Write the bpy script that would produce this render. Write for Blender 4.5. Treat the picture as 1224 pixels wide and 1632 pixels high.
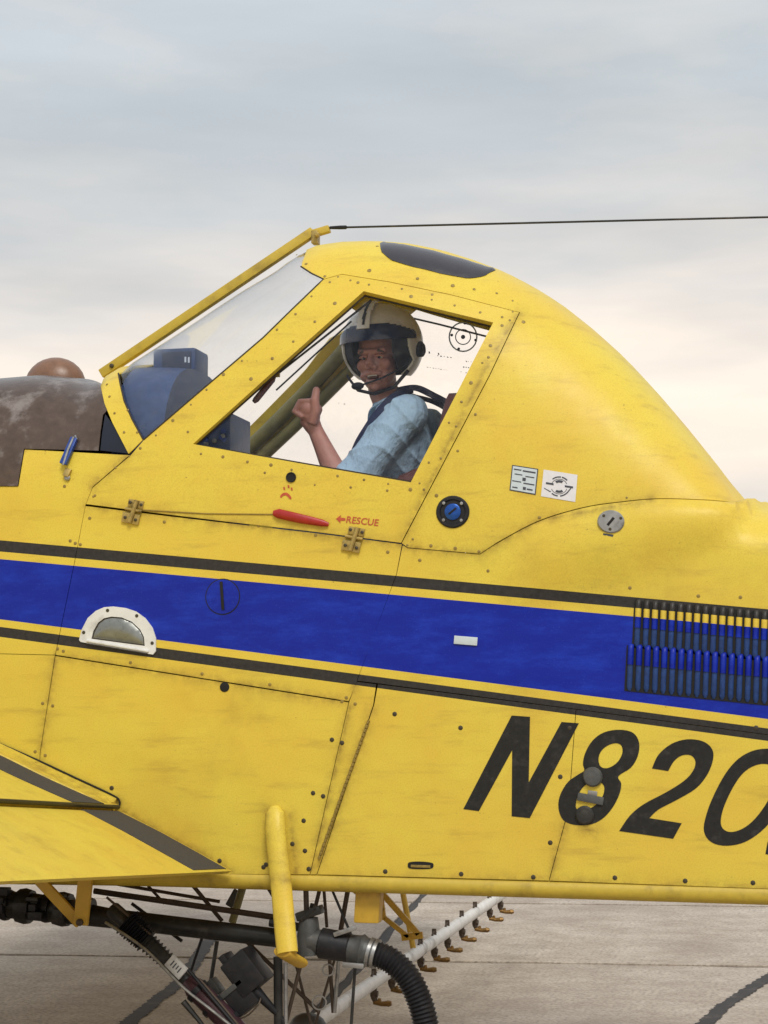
import bpy, bmesh, math, random
import numpy as np
from mathutils import Vector, Matrix
from mathutils.geometry import delaunay_2d_cdt
random.seed(7); np.random.seed(7)
R = math.radians
SC = bpy.context.scene
COL = SC.collection
for o in list(bpy.data.objects): bpy.data.objects.remove(o)

# ------------------------------------------------------------------ camera, sky, sun, exposure
FOC = 3000.0                       # focal length in photograph pixels (1224 x 1632)
YAW = R(13.0); PITCH = math.atan((1110 - 816) / FOC); DIST = 6.67; EYE = 1.65
CAM = np.array([DIST * math.sin(YAW), -DIST * math.cos(YAW), EYE])
cd = bpy.data.cameras.new('camera'); co = bpy.data.objects.new('camera', cd); COL.objects.link(co)
co.location = CAM; co.rotation_euler = (math.pi / 2 + PITCH, 0, YAW)
cd.sensor_fit = 'VERTICAL'; cd.sensor_height = 24.0; cd.lens = FOC / 1632 * 24.0
cd.clip_start = 0.05; cd.clip_end = 5000
SC.camera = co
FW = np.array([-math.sin(YAW) * math.cos(PITCH), math.cos(YAW) * math.cos(PITCH), math.sin(PITCH)])
RT = np.array([math.cos(YAW), math.sin(YAW), 0.0]); UP = np.cross(RT, FW)

SUN_EL, SUN_AZ = R(48), R(22)      # azimuth measured from -y (towards the photographer) to +x
sd = bpy.data.lights.new('sun', 'SUN'); so = bpy.data.objects.new('sun', sd); COL.objects.link(so)
sd.energy = 1.5; sd.angle = R(22); sd.color = (1.0, 0.95, 0.87)
sdir = Vector((math.sin(SUN_AZ) * math.cos(SUN_EL), -math.cos(SUN_AZ) * math.cos(SUN_EL), math.sin(SUN_EL)))
so.rotation_euler = sdir.to_track_quat('Z', 'Y').to_euler(); so.location = sdir * 40

W = bpy.data.worlds.new('World'); SC.world = W; W.use_nodes = True
nt = W.node_tree; nt.nodes.clear()
def wn(t, **k):
    n = nt.nodes.new(t)
    for a, b in k.items(): setattr(n, a, b)
    return n
wout = wn('ShaderNodeOutputWorld'); wbg = wn('ShaderNodeBackground')
sky = wn('ShaderNodeTexSky', sky_type='NISHITA'); sky.sun_disc = False
sky.sun_elevation = SUN_EL; sky.sun_rotation = math.pi - SUN_AZ
tc = wn('ShaderNodeTexCoord'); sep = wn('ShaderNodeSeparateXYZ'); nt.links.new(tc.outputs['Generated'], sep.inputs[0])
mp = wn('ShaderNodeMapping'); mp.inputs['Scale'].default_value = (1.7, 1.7, 9.0)
nt.links.new(tc.outputs['Generated'], mp.inputs[0])
n1 = wn('ShaderNodeTexNoise'); n1.inputs['Scale'].default_value = 1.4; n1.inputs['Detail'].default_value = 5; n1.inputs['Roughness'].default_value = .55
n2 = wn('ShaderNodeTexNoise'); n2.inputs['Scale'].default_value = 3.3; n2.inputs['Detail'].default_value = 6; n2.inputs['Roughness'].default_value = .5
nt.links.new(mp.outputs[0], n1.inputs['Vector']); nt.links.new(mp.outputs[0], n2.inputs['Vector'])
def wmath(op, a, b, c=None):
    n = wn('ShaderNodeMath', operation=op)
    for i, v in enumerate((a, b, c)):
        if v is None: continue
        if isinstance(v, (int, float)): n.inputs[i].default_value = v
        else: nt.links.new(v, n.inputs[i])
    return n.outputs[0]
el = wmath('MULTIPLY_ADD', n1.outputs['Fac'], 0.20, wmath('ADD', sep.outputs[2], -0.10))
ramp = wn('ShaderNodeValToRGB'); ramp.color_ramp.interpolation = 'B_SPLINE'
pts = [(0.0, (.62, .60, .57)), (.09, (.64, .605, .56)), (.125, (.78, .685, .60)), (.165, (.90, .775, .645)), (.195, (.76, .68, .60)), (.232, (.49, .50, .505)), (.28, (.43, .47, .495)), (.34, (.46, .50, .525)), (.5, (.56, .60, .64)), (1.0, (.60, .64, .70))]
el_ = ramp.color_ramp.elements
el_[0].position = 0; el_[0].color = (*pts[0][1], 1); el_[1].position = 1; el_[1].color = (*pts[-1][1], 1)
for p, c in pts[1:-1]:
    e = el_.new(p); e.color = (*c, 1)
nt.links.new(el, ramp.inputs[0])
br = wmath('MULTIPLY_ADD', n2.outputs['Fac'], 0.34, 0.83)
vm = wn('ShaderNodeVectorMath', operation='SCALE'); n3 = wn('ShaderNodeTexNoise'); n3.inputs['Scale'].default_value = 2.1; n3.inputs['Detail'].default_value = 5; n3.inputs['Roughness'].default_value = .55
mp3 = wn('ShaderNodeMapping'); mp3.inputs['Scale'].default_value = (2.6, 2.6, 8.0); mp3.inputs['Rotation'].default_value = (.12, .16, .5); nt.links.new(tc.outputs['Generated'], mp3.inputs[0]); nt.links.new(mp3.outputs[0], n3.inputs['Vector'])
wr_ = wn('ShaderNodeMapRange'); wr_.inputs[1].default_value = .45; wr_.inputs[2].default_value = .75; wr_.inputs[4].default_value = .55; nt.links.new(n3.outputs['Fac'], wr_.inputs[0])
warm = wn('ShaderNodeMixRGB'); warm.inputs[2].default_value = (.66, .61, .55, 1); nt.links.new(wr_.outputs[0], warm.inputs[0]); nt.links.new(ramp.outputs[0], warm.inputs[1]); nt.links.new(warm.outputs[0], vm.inputs[0]); nt.links.new(br, vm.inputs['Scale'])
sk = wn('ShaderNodeVectorMath', operation='SCALE'); nt.links.new(sky.outputs[0], sk.inputs[0]); sk.inputs['Scale'].default_value = .10
mx = wn('ShaderNodeMixRGB'); mx.inputs[0].default_value = .93       # thin cloud deck over the clear sky
nt.links.new(sk.outputs[0], mx.inputs[1]); nt.links.new(vm.outputs[0], mx.inputs[2])
nt.links.new(mx.outputs[0], wbg.inputs[0]); wbg.inputs[1].default_value = 1.0
nt.links.new(wbg.outputs[0], wout.inputs[0])
SC.view_settings.view_transform = 'Standard'; SC.view_settings.look = 'None'
SC.view_settings.exposure = 0.38; SC.view_settings.gamma = 1.0
SC.view_settings.use_curve_mapping = False

# ------------------------------------------------------------------ geometry of the place
def ray(px, py): return FW + RT * ((px - 612) / FOC) - UP * ((py - 816) / FOC)
def at(px, py, Y):                 # point of the upright plane y = Y (parallel to the fuselage side)
    d = ray(px, py); return CAM + d * ((Y - CAM[1]) / d[1])
def gnd(px, py, Z=0.0):
    d = ray(px, py); return CAM + d * ((Z - CAM[2]) / d[2])
def proj(p):
    v = np.asarray(p, float) - CAM; w = v @ FW
    return np.stack([612 + FOC * (v @ RT) / w, 816 - FOC * (v @ UP) / w], -1)
M_PX = DIST / FOC                  # metres per photograph pixel at the fuselage side

# fuselage envelope: flat sides up to a shoulder line, superellipse crown above it
HW = 0.55; NEXP = 2.7
_th = np.concatenate([np.linspace(0, 1, 4001) ** 2.2 * (math.pi / 4), math.pi / 2 - (np.linspace(1, 0, 4001) ** 2.2 * (math.pi / 4))[1:]])
_al = np.concatenate([[0], np.cumsum(np.hypot(np.diff(.60 * np.sin(_th) ** (2 / NEXP)), np.diff(HW * np.clip(np.cos(_th), 0, 1) ** (2 / NEXP))))])
SR = float(_al[-1])                # girth from shoulder to crown
def th_of(s): return np.interp(s, _al, _th)
def s_of(th): return float(np.interp(th, _th, _al))
_a, _b = at(0, 800, 0), at(1224, 905, 0)
ZS1 = (_b[2] - _a[2]) / (_b[0] - _a[0]); ZS0 = _a[2] - ZS1 * _a[0]
def zs(x): return ZS0 + ZS1 * x
sil = [(-420, 612), (-200, 607), (0, 605), (100, 603), (165, 600), (190, 590), (240, 558), (300, 519), (360, 480), (420, 441), (462, 414), (485, 401), (515, 391), (560, 386),
       (610, 386), (660, 391), (710, 402), (760, 418), (810, 438), (855, 462), (900, 491), (950, 531), (1000, 577), (1050, 631), (1100, 690), (1150, 753), (1180, 791), (1200, 806), (1240, 811), (1330, 816), (1500, 828)]
SX = np.array([at(a, b, HW)[0] for a, b in sil]); SZ = np.array([at(a, b, HW)[2] for a, b in sil])
XT = np.linspace(-3.2, 3.0, 1241)
def refit():
    global ZT
    z = np.interp(XT, SX, SZ); k = np.hanning(13); k /= k.sum()
    zp = np.pad(z, 6, mode='edge'); ZT = np.convolve(zp, k, 'valid')
def zr(x): return np.interp(x, XT, ZT)
refit()
def surf(x, s):                    # envelope point(s) for station x and girth coordinate s (0 shoulder, SR crown, 2*SR far shoulder)
    x = np.asarray(x, float); s = np.asarray(s, float)
    far = s > SR; sn = np.where(far, 2 * SR - s, s)
    th = th_of(np.clip(sn, 0, SR))
    t = np.sin(th) ** (2 / NEXP); u = np.clip(np.cos(th), 0, 1) ** (2 / NEXP)
    z = np.where(sn < 0, zs(x) + sn, zs(x) + (zr(x) - zs(x)) * t)
    y = np.where(sn < 0, 0.0, HW * (1 - u))
    return np.stack([x, np.where(far, 2 * HW - y, y), z], -1)
_tx, _ts = np.meshgrid(np.linspace(-2.7, 2.4, 400), np.linspace(SR * .45, SR, 60))
_tp = (np.array([p[0] for p in sil]), np.array([p[1] for p in sil]))
for _ in range(5):                 # lower the crown line until the envelope's outline falls on the outline seen
    q = proj(surf(_tx.ravel(), _ts.ravel()))
    col = np.full(2600, 9e9); ix = np.clip((q[:, 0] + 600).astype(int), 0, 2599)
    np.minimum.at(col, ix, q[:, 1])
    ok = col < 1e8; xs_ = np.arange(2600) - 600
    for i, (a, b) in enumerate(sil):
        w_ = ok & (abs(xs_ - a) < 12)
        if w_.any(): SZ[i] -= (b - col[w_].mean()) * M_PX * 0.75
    refit()
def xs_of(P):                      # (x, s) of an envelope point on the near side
    x, z = P[0], P[2]
    if z <= zs(x): return (x, z - zs(x))
    t = min(max((z - zs(x)) / (zr(x) - zs(x)), 0), 1)
    return (x, s_of(math.asin(min(1, t ** (NEXP / 2)))))
def near_xs(px, py):
    Y = 0.0
    for _ in range(40):
        P = at(px, py, Y); x, z = P[0], P[2]
        t = (z - zs(x)) / (zr(x) - zs(x))
        yn = 0.0 if t <= 0 else HW * (1 - max(0, 1 - min(t, 1) ** NEXP) ** (1 / NEXP))
        Y = .5 * Y + .5 * yn
    return xs_of(at(px, py, Y))
def normal(x, s):
    x = np.asarray(x, float); s = np.asarray(s, float); e = 2e-3
    dx = surf(x + e, s) - surf(x - e, s); ds = surf(x, s + e) - surf(x, s - e)
    n = np.cross(dx, ds); n /= np.linalg.norm(n, axis=-1, keepdims=True) + 1e-12
    return n                        # outward: x aft, s up -> -y on the near side
def near(px, py, off=0.0):
    x, s = near_xs(px, py); return surf(x, s) + normal(x, s) * off
def frame_at(px, py, off=0.0):
    x, s = near_xs(px, py); n = normal(x, s); p = surf(x, s) + n * off
    u = np.array([1, 0, ZS1]); u -= n * (u @ n); u /= np.linalg.norm(u); v = np.cross(n, u)
    return p, u, v, n

# ------------------------------------------------------------------ mesh helpers
WO = {}
def tag(o, label=None, cat=None, group=None, kind=None):
    if label: o['label'] = label
    if cat: o['category'] = cat
    if group: o['group'] = group
    if kind: o['kind'] = kind
    return o
def empty(name, loc, label, cat, group=None):
    o = bpy.data.objects.new(name, None); COL.objects.link(o); o.location = loc; o.empty_display_size = .2
    WO[o] = np.array(loc, float); return tag(o, label, cat, group)
def link(name, me, parent=None, loc=None):
    o = bpy.data.objects.new(name, me); COL.objects.link(o)
    po = WO[parent] if parent else np.zeros(3)
    l = po if loc is None else np.asarray(loc, float)
    if parent: o.parent = parent
    o.location = l - po; WO[o] = l
    return o
def mesh(name, verts, faces, mat, origin, sharp=35, smooth=True):
    me = bpy.data.meshes.new(name)
    v = np.asarray(verts, float) - origin
    me.from_pydata(v.tolist(), [], [tuple(int(i) for i in f) for f in faces])
    me.validate(); me.update()
    if smooth:
        me.polygons.foreach_set('use_smooth', [True] * len(me.polygons))
        me.set_sharp_from_angle(angle=R(sharp))
    me.materials.append(mat)
    return me
def mk(name, verts, faces, mat, parent=None, sharp=35, smooth=True, loc=None):
    o_ = np.asarray(loc, float) if loc is not None else (WO[parent] if parent else np.zeros(3))
    return link(name, mesh(name, verts, faces, mat, o_, sharp, smooth), parent, o_)
class MB:
    def __init__(s): s.v = []; s.f = []
    def add(s, v, f):
        b = len(s.v); s.v += [list(map(float, p)) for p in v]; s.f += [[i + b for i in q] for q in f]
    def box(s, c, U, V, N, a, b, h, bev=0.0):
        U, V, N, c = (np.asarray(q, float) for q in (U, V, N, c))
        if bev <= 0:
            P = [c + U * i * a + V * j * b + N * k * h for k in (-1, 1) for j in (-1, 1) for i in (-1, 1)]
            s.add(P, [(0, 2, 3, 1), (4, 5, 7, 6), (0, 1, 5, 4), (2, 6, 7, 3), (0, 4, 6, 2), (1, 3, 7, 5)]); return
        bm = bmesh.new(); bmesh.ops.create_cube(bm, size=2)
        for q in bm.verts: q.co = (q.co.x * a, q.co.y * b, q.co.z * h)
        bmesh.ops.bevel(bm, geom=bm.edges[:], offset=bev, segments=2, affect='EDGES', profile=.6)
        bm.verts.ensure_lookup_table()
        s.add([c + U * q.co.x + V * q.co.y + N * q.co.z for q in bm.verts], [[q.index for q in f.verts] for f in bm.faces]); bm.free()
    def tube(s, pts, rad, seg=12, cap=True, flat=1.0, ref=None):
        pts = [np.asarray(p, float) for p in pts]; n = len(pts)
        rad = [rad] * n if isinstance(rad, (int, float)) else rad
        tan = [pts[min(i + 1, n - 1)] - pts[max(i - 1, 0)] for i in range(n)]
        tan = [t / (np.linalg.norm(t) + 1e-12) for t in tan]
        a = np.array(ref if ref is not None else (0, 0, 1.)); 
        if abs(a @ tan[0]) > .95: a = np.array((1., 0, 0))
        u = a - tan[0] * (a @ tan[0]); u /= np.linalg.norm(u); V = []
        for i in range(n):
            u = u - tan[i] * (u @ tan[i]); u /= np.linalg.norm(u); w = np.cross(tan[i], u)
            for k in range(seg):
                t = 2 * math.pi * k / seg; V.append(pts[i] + rad[i] * (math.cos(t) * u + flat * math.sin(t) * w))
        Fc = [(i * seg + k, i * seg + (k + 1) % seg, (i + 1) * seg + (k + 1) % seg, (i + 1) * seg + k) for i in range(n - 1) for k in range(seg)]
        if cap: Fc += [tuple(reversed(range(seg))), tuple(range((n - 1) * seg, n * seg))]
        s.add(V, Fc)
    def lathe(s, c, U, V, N, prof, seg=20, su=1.0, sv=1.0):
        c, U, V, N = (np.asarray(q, float) for q in (c, U, V, N)); P = []
        for r, h in prof:
            for k in range(seg):
                t = 2 * math.pi * k / seg; P.append(c + U * (r * su * math.cos(t)) + V * (r * sv * math.sin(t)) + N * h)
        n = len(prof)
        Fc = [(i * seg + k, i * seg + (k + 1) % seg, (i + 1) * seg + (k + 1) % seg, (i + 1) * seg + k) for i in range(n - 1) for k in range(seg)]
        Fc += [tuple(reversed(range(seg))), tuple(range((n - 1) * seg, n * seg))]
        s.add(P, Fc)
    def ball(s, c, r, A=None, n=10, m=14):
        c = np.asarray(c, float); A = np.eye(3) if A is None else np.asarray(A); r = np.asarray(r if hasattr(r, '__len__') else (r, r, r), float)
        P = [c + A.T @ (r * np.array((0, 0, 1.)))]
        for i in range(1, n):
            for k in range(m):
                a, b = math.pi * i / n, 2 * math.pi * k / m
                P.append(c + A.T @ (r * np.array((math.sin(a) * math.cos(b), math.sin(a) * math.sin(b), math.cos(a)))))
        P.append(c + A.T @ (r * np.array((0, 0, -1.))))
        Fc = [(0, 1 + k, 1 + (k + 1) % m) for k in range(m)]
        for i in range(n - 2):
            Fc += [(1 + i * m + k, 1 + (i + 1) * m + k, 1 + (i + 1) * m + (k + 1) % m, 1 + i * m + (k + 1) % m) for k in range(m)]
        e = 1 + (n - 1) * m; Fc += [(e, 1 + (n - 2) * m + (k + 1) % m, 1 + (n - 2) * m + k) for k in range(m)]
        s.add(P, Fc)
    def mk(s, name, mat, parent=None, sharp=35, smooth=True, loc=None): return mk(name, s.v, s.f, mat, parent, sharp, smooth, loc)

def inside(poly, P):
    x, y = P[:, 0], P[:, 1]; r = np.zeros(len(P), bool); n = len(poly)
    for i in range(n):
        (x1, y1), (x2, y2) = poly[i], poly[(i + 1) % n]
        c = (y1 > y) != (y2 > y)
        with np.errstate(divide='ignore', invalid='ignore'): xi = (x2 - x1) * (y - y1) / (y2 - y1) + x1
        r ^= c & (x < xi)
    return r
def edge_dist(poly, P):
    d = np.full(len(P), 9e9); n = len(poly)
    for i in range(n):
        a, b = np.array(poly[i]), np.array(poly[(i + 1) % n]); ab = b - a
        t = np.clip(((P - a) @ ab) / (ab @ ab + 1e-18), 0, 1); d = np.minimum(d, np.linalg.norm(P - a - t[:, None] * ab, axis=1))
    return d
def area(p): return .5 * sum(p[i][0] * p[(i + 1) % len(p)][1] - p[(i + 1) % len(p)][0] * p[i][1] for i in range(len(p)))
def inset(poly, d):
    n = len(poly); s = 1 if area(poly) > 0 else -1; out = []
    for i in range(n):
        a, b, c = (np.array(poly[(i + k) % n], float) for k in (-1, 0, 1))
        e1, e2 = b - a, c - b; e1 /= np.linalg.norm(e1) + 1e-12; e2 /= np.linalg.norm(e2) + 1e-12
        m = np.array((-e1[1] - e2[1], e1[0] + e2[0])); L = np.linalg.norm(m)
        m = m / L if L > 1e-6 else np.array((-e1[1], e1[0]))
        k = min(2.0, 1 / max(.3, m @ np.array((-e1[1], e1[0])))); out.append(tuple(b + s * m * d * k))
    return out
def dens(poly, step, closed=True):
    out = []; n = len(poly)
    for i in range(n if closed else n - 1):
        a, b = np.array(poly[i], float), np.array(poly[(i + 1) % n], float); k = max(1, int(np.linalg.norm(b - a) / step))
        out += [tuple(a + (b - a) * j / k) for j in range(k)]
    if not closed: out.append(tuple(poly[-1]))
    return out
def smooth_line(p, n=8, closed=False):
    p = [np.array(q, float) for q in p]; m = len(p); out = []
    for i in range(m if closed else m - 1):
        if closed: a, b, c, d = p[(i - 1) % m], p[i], p[(i + 1) % m], p[(i + 2) % m]
        else: a, b, c, d = p[max(i - 1, 0)], p[i], p[i + 1], p[min(i + 2, m - 1)]
        for j in range(n):
            t = j / n; out.append(tuple(.5 * (2 * b + (c - a) * t + (2 * a - 5 * b + 4 * c - d) * t * t + (3 * b - a - 3 * c + d) * t ** 3)))
    if not closed: out.append(tuple(p[-1]))
    return out
def tri(poly, holes, gx, gy):
    allp = [poly] + holes; P = []; E = []
    for q in allp:
        b = len(P); P += [tuple(a) for a in q]; E += [(b + i, b + (i + 1) % len(q)) for i in range(len(q))]
    A = np.array(poly)
    X, Y = np.meshgrid(np.arange(A[:, 0].min() + gx / 2, A[:, 0].max(), gx), np.arange(A[:, 1].min() + gy / 2, A[:, 1].max(), gy))
    G = np.stack([X.ravel(), Y.ravel()], -1)
    if len(G):
        k = inside(poly, G) & (edge_dist(poly, G) > .35 * min(gx, gy))
        for h in holes: k &= ~inside(h, G) & (edge_dist(h, G) > .35 * min(gx, gy))
        P += [tuple(a) for a in G[k]]
    v, e, f, *_ = delaunay_2d_cdt([Vector(p) for p in P], E, [], 0, 1e-7)
    V = np.array([(a.x, a.y) for a in v]); Fc = np.array([t for t in f if len(t) == 3])
    c = V[Fc].mean(1); k = inside(poly, c)
    for h in holes: k &= ~inside(h, c)
    return V, Fc[k]
def solid(V3, N3, F, thick, flip=False):
    n = len(V3); V = np.concatenate([V3, V3 - N3 * thick]); fs = [tuple(t) for t in F]
    cnt = {}
    for t in fs:
        for i in range(3):
            a, b = t[i], t[(i + 1) % 3]; cnt[(a, b)] = cnt.get((a, b), 0) + 1
    out = list(fs) + [(c + n, b + n, a + n) for a, b, c in fs]
    out += [(b, a, a + n, b + n) for (a, b) in cnt if (b, a) not in cnt]
    return V, out
def panel_xs(name, poly, mat, parent, holes=(), thick=.004, off=0.0, gap=.0012, g=.045, offf=None, far=False, sharp=40):
    poly = inset(poly, gap) if gap else poly
    V, F = tri(poly, [list(h) for h in holes], g, g)
    x, s = V[:, 0], V[:, 1]
    P, N = surf(x, s), normal(x, s)
    o = off + (offf(x, s) if offf is not None else 0)
    P = P + N * (o[:, None] if hasattr(o, '__len__') else o)
    if far:
        P = P * np.array((1, -1, 1)) + np.array((0, 2 * HW, 0)); N = N * np.array((1, -1, 1)); F = F[:, ::-1]
    V3, fs = solid(P, N, F, thick)
    return mk(name, V3, fs, mat, parent, sharp)
def px_xs(poly, step=14): return [near_xs(*p) for p in dens(poly, step)]
def panel(name, poly, mat, parent, holes=(), step=14, **k):
    return panel_xs(name, px_xs(poly, step), mat, parent, [px_xs(h, step) for h in holes], **k)

# ------------------------------------------------------------------ materials
def node(nt, t, ins=None, **k):
    n = nt.nodes.new(t)
    for a, b in k.items(): setattr(n, a, b)
    for a, b in (ins or {}).items():
        if isinstance(b, bpy.types.NodeSocket): nt.links.new(b, n.inputs[a])
        else: n.inputs[a].default_value = b
    return n
def mth(nt, op, a, b=0.0, c=None):
    d = {0: a, 1: b}
    if c is not None: d[2] = c
    return node(nt, 'ShaderNodeMath', d, operation=op).outputs[0]
def mixc(nt, f, a, b):
    n = nt.nodes.new('ShaderNodeMixRGB')
    for i, v in enumerate((f, a, b)):
        if isinstance(v, bpy.types.NodeSocket): nt.links.new(v, n.inputs[i])
        elif isinstance(v, (int, float)): n.inputs[i].default_value = v
        else: n.inputs[i].default_value = (*v, 1)
    return n.outputs[0]
def sstep(nt, v, a, b):
    n = node(nt, 'ShaderNodeMapRange', {0: v, 1: a, 2: b}); n.interpolation_type = 'SMOOTHSTEP'; return n.outputs[0]
def base(name):
    m = bpy.data.materials.new(name); m.use_nodes = True; t = m.node_tree
    return m, t, t.nodes['Principled BSDF']
def noise(t, scale, detail=4, rough=.5, stretch=None, vec=None):
    g = vec if vec is not None else node(t, 'ShaderNodeNewGeometry').outputs['Position']
    if stretch: g = node(t, 'ShaderNodeMapping', {0: g, 'Scale': stretch}).outputs[0]
    return node(t, 'ShaderNodeTexNoise', {'Vector': g, 'Scale': scale, 'Detail': detail, 'Roughness': rough}).outputs['Fac']
def mat(name, col, rough=.5, metal=0.0, var=.25, scale=18, dirt=None, damt=.5, bump=.15, bscale=60, coat=0.0, spec=.5):
    """plain surface: base colour with a mottled variation, optional dirt, fine relief"""
    m, t, b = base(name)
    n = noise(t, scale, 5, .6)
    c = mixc(t, n, tuple(x * (1 - var) for x in col), tuple(min(1, x * (1 + var)) for x in col))
    if dirt is not None:
        d = sstep(t, noise(t, scale * .37, 6, .65), .5, .72)
        c = mixc(t, mth(t, 'MULTIPLY', d, damt), c, dirt)
    t.links.new(c, b.inputs['Base Color'])
    r = mth(t, 'MULTIPLY_ADD', n, .2, rough - .1); t.links.new(r, b.inputs['Roughness'])
    b.inputs['Metallic'].default_value = metal; b.inputs['Coat Weight'].default_value = coat; b.inputs['Specular IOR Level'].default_value = spec
    if bump:
        bn = node(t, 'ShaderNodeBump', {'Height': noise(t, bscale, 3), 'Strength': bump, 'Distance': .004})
        t.links.new(bn.outputs[0], b.inputs['Normal'])
    return m
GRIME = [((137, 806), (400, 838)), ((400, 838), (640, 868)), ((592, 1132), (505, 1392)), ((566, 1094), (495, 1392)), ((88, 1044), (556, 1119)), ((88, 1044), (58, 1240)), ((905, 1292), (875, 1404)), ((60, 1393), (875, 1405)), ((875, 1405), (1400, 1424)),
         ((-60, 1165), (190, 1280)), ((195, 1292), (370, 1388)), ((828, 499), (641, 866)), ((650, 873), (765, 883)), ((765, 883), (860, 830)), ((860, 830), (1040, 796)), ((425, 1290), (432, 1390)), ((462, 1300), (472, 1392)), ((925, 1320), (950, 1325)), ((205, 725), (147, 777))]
YEL = (.76, .60, .075)
def paint(name, stripes=False):
    m, t, b = base(name)
    pos = node(t, 'ShaderNodeNewGeometry').outputs['Position']
    big, mid, fine = noise(t, 2.2, 5, .6), noise(t, 14, 5, .6), noise(t, 210, 2, .6)
    c = mixc(t, sstep(t, big, .3, .75), YEL, (.74, .505, .062))
    c = mixc(t, mth(t, 'MULTIPLY', sstep(t, fine, .38, .72), .42), c, (.56, .39, .045))
    # grime: streaks that run aft, fly spatter and worn specks
    st = sstep(t, noise(t, 6, 7, .68, stretch=(.55, 1.2, 3.2)), .50, .76)
    c = mixc(t, mth(t, 'MULTIPLY', st, .45), c, (.38, .24, .05))
    gr_ = sstep(t, noise(t, 1.3, 6, .7), .52, .74)
    c = mixc(t, mth(t, 'MULTIPLY', gr_, .42), c, (.42, .265, .045))
    sp = sstep(t, noise(t, 95, 3, .5), .66, .72)
    c = mixc(t, mth(t, 'MULTIPLY', sp, mth(t, 'MULTIPLY', sstep(t, mid, .45, .7), .7)), c, (.22, .14, .04))
    # grime worked into the panel joints, under the hinges and along the wing root
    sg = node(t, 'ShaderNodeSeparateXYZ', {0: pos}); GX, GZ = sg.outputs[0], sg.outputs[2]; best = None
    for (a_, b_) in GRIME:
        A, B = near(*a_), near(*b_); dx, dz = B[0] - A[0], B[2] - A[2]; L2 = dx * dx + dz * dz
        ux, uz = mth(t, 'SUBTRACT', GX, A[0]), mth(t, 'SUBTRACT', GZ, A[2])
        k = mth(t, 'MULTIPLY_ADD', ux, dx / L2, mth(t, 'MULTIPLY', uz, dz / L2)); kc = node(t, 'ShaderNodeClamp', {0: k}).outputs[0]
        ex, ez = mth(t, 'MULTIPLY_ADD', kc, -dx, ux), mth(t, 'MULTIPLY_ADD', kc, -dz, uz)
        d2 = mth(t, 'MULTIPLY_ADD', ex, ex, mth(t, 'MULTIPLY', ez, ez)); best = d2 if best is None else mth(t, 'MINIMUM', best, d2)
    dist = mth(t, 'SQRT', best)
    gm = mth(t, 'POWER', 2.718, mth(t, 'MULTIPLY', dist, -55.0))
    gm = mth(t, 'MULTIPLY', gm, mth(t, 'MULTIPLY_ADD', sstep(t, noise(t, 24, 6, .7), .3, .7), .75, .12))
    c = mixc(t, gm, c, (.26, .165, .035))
    if stripes:
        sx = node(t, 'ShaderNodeSeparateXYZ', {0: pos}); X, Z = sx.outputs[0], sx.outputs[2]
        def band(p0, p1, q0, q1):
            r = []
            for (l, rr) in ((p0, p1), (q0, q1)):
                A, B = at(*l, 0), at(*rr, 0); k = (B[2] - A[2]) / (B[0] - A[0])
                r.append(mth(t, 'SUBTRACT', mth(t, 'SUBTRACT', Z, A[2] - k * A[0]), mth(t, 'MULTIPLY', X, k)))
            return mth(t, 'MULTIPLY', mth(t, 'LESS_THAN', r[0], 0), mth(t, 'GREATER_THAN', r[1], 0))
        bn_ = sstep(t, noise(t, 10, 8, .72, stretch=(.5, 1, 1.6)), .40, .80)
        blue = mixc(t, bn_, (.002, .014, .30), (.008, .042, .47))
        blue = mixc(t, mth(t, 'MULTIPLY', sstep(t, noise(t, 150, 3), .6, .75), .5), blue, (.03, .07, .42))
        blk = mixc(t, noise(t, 60, 5), (.010, .009, .009), (.055, .050, .046))
        c = mixc(t, band((0, 861), (1224, 971), (0, 879), (1224, 988)), c, blk)
        c = mixc(t, band((0, 891), (1224, 1002), (0, 987), (1224, 1146)), c, blue)
        c = mixc(t, band((0, 999), (1224, 1161), (0, 1015), (1224, 1181)), c, blk)
    t.links.new(c, b.inputs['Base Color'])
    t.links.new(mth(t, 'MULTIPLY_ADD', mid, .22, .30), b.inputs['Roughness'])
    b.inputs['Specular IOR Level'].default_value = .28
    b1 = node(t, 'ShaderNodeBump', {'Height': noise(t, 5, 2), 'Strength': .6, 'Distance': .010})
    b2 = node(t, 'ShaderNodeBump', {'Height': fine, 'Strength': .12, 'Distance': .002, 'Normal': b1.outputs[0]})
    t.links.new(b2.outputs[0], b.inputs['Normal'])
    return m
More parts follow.
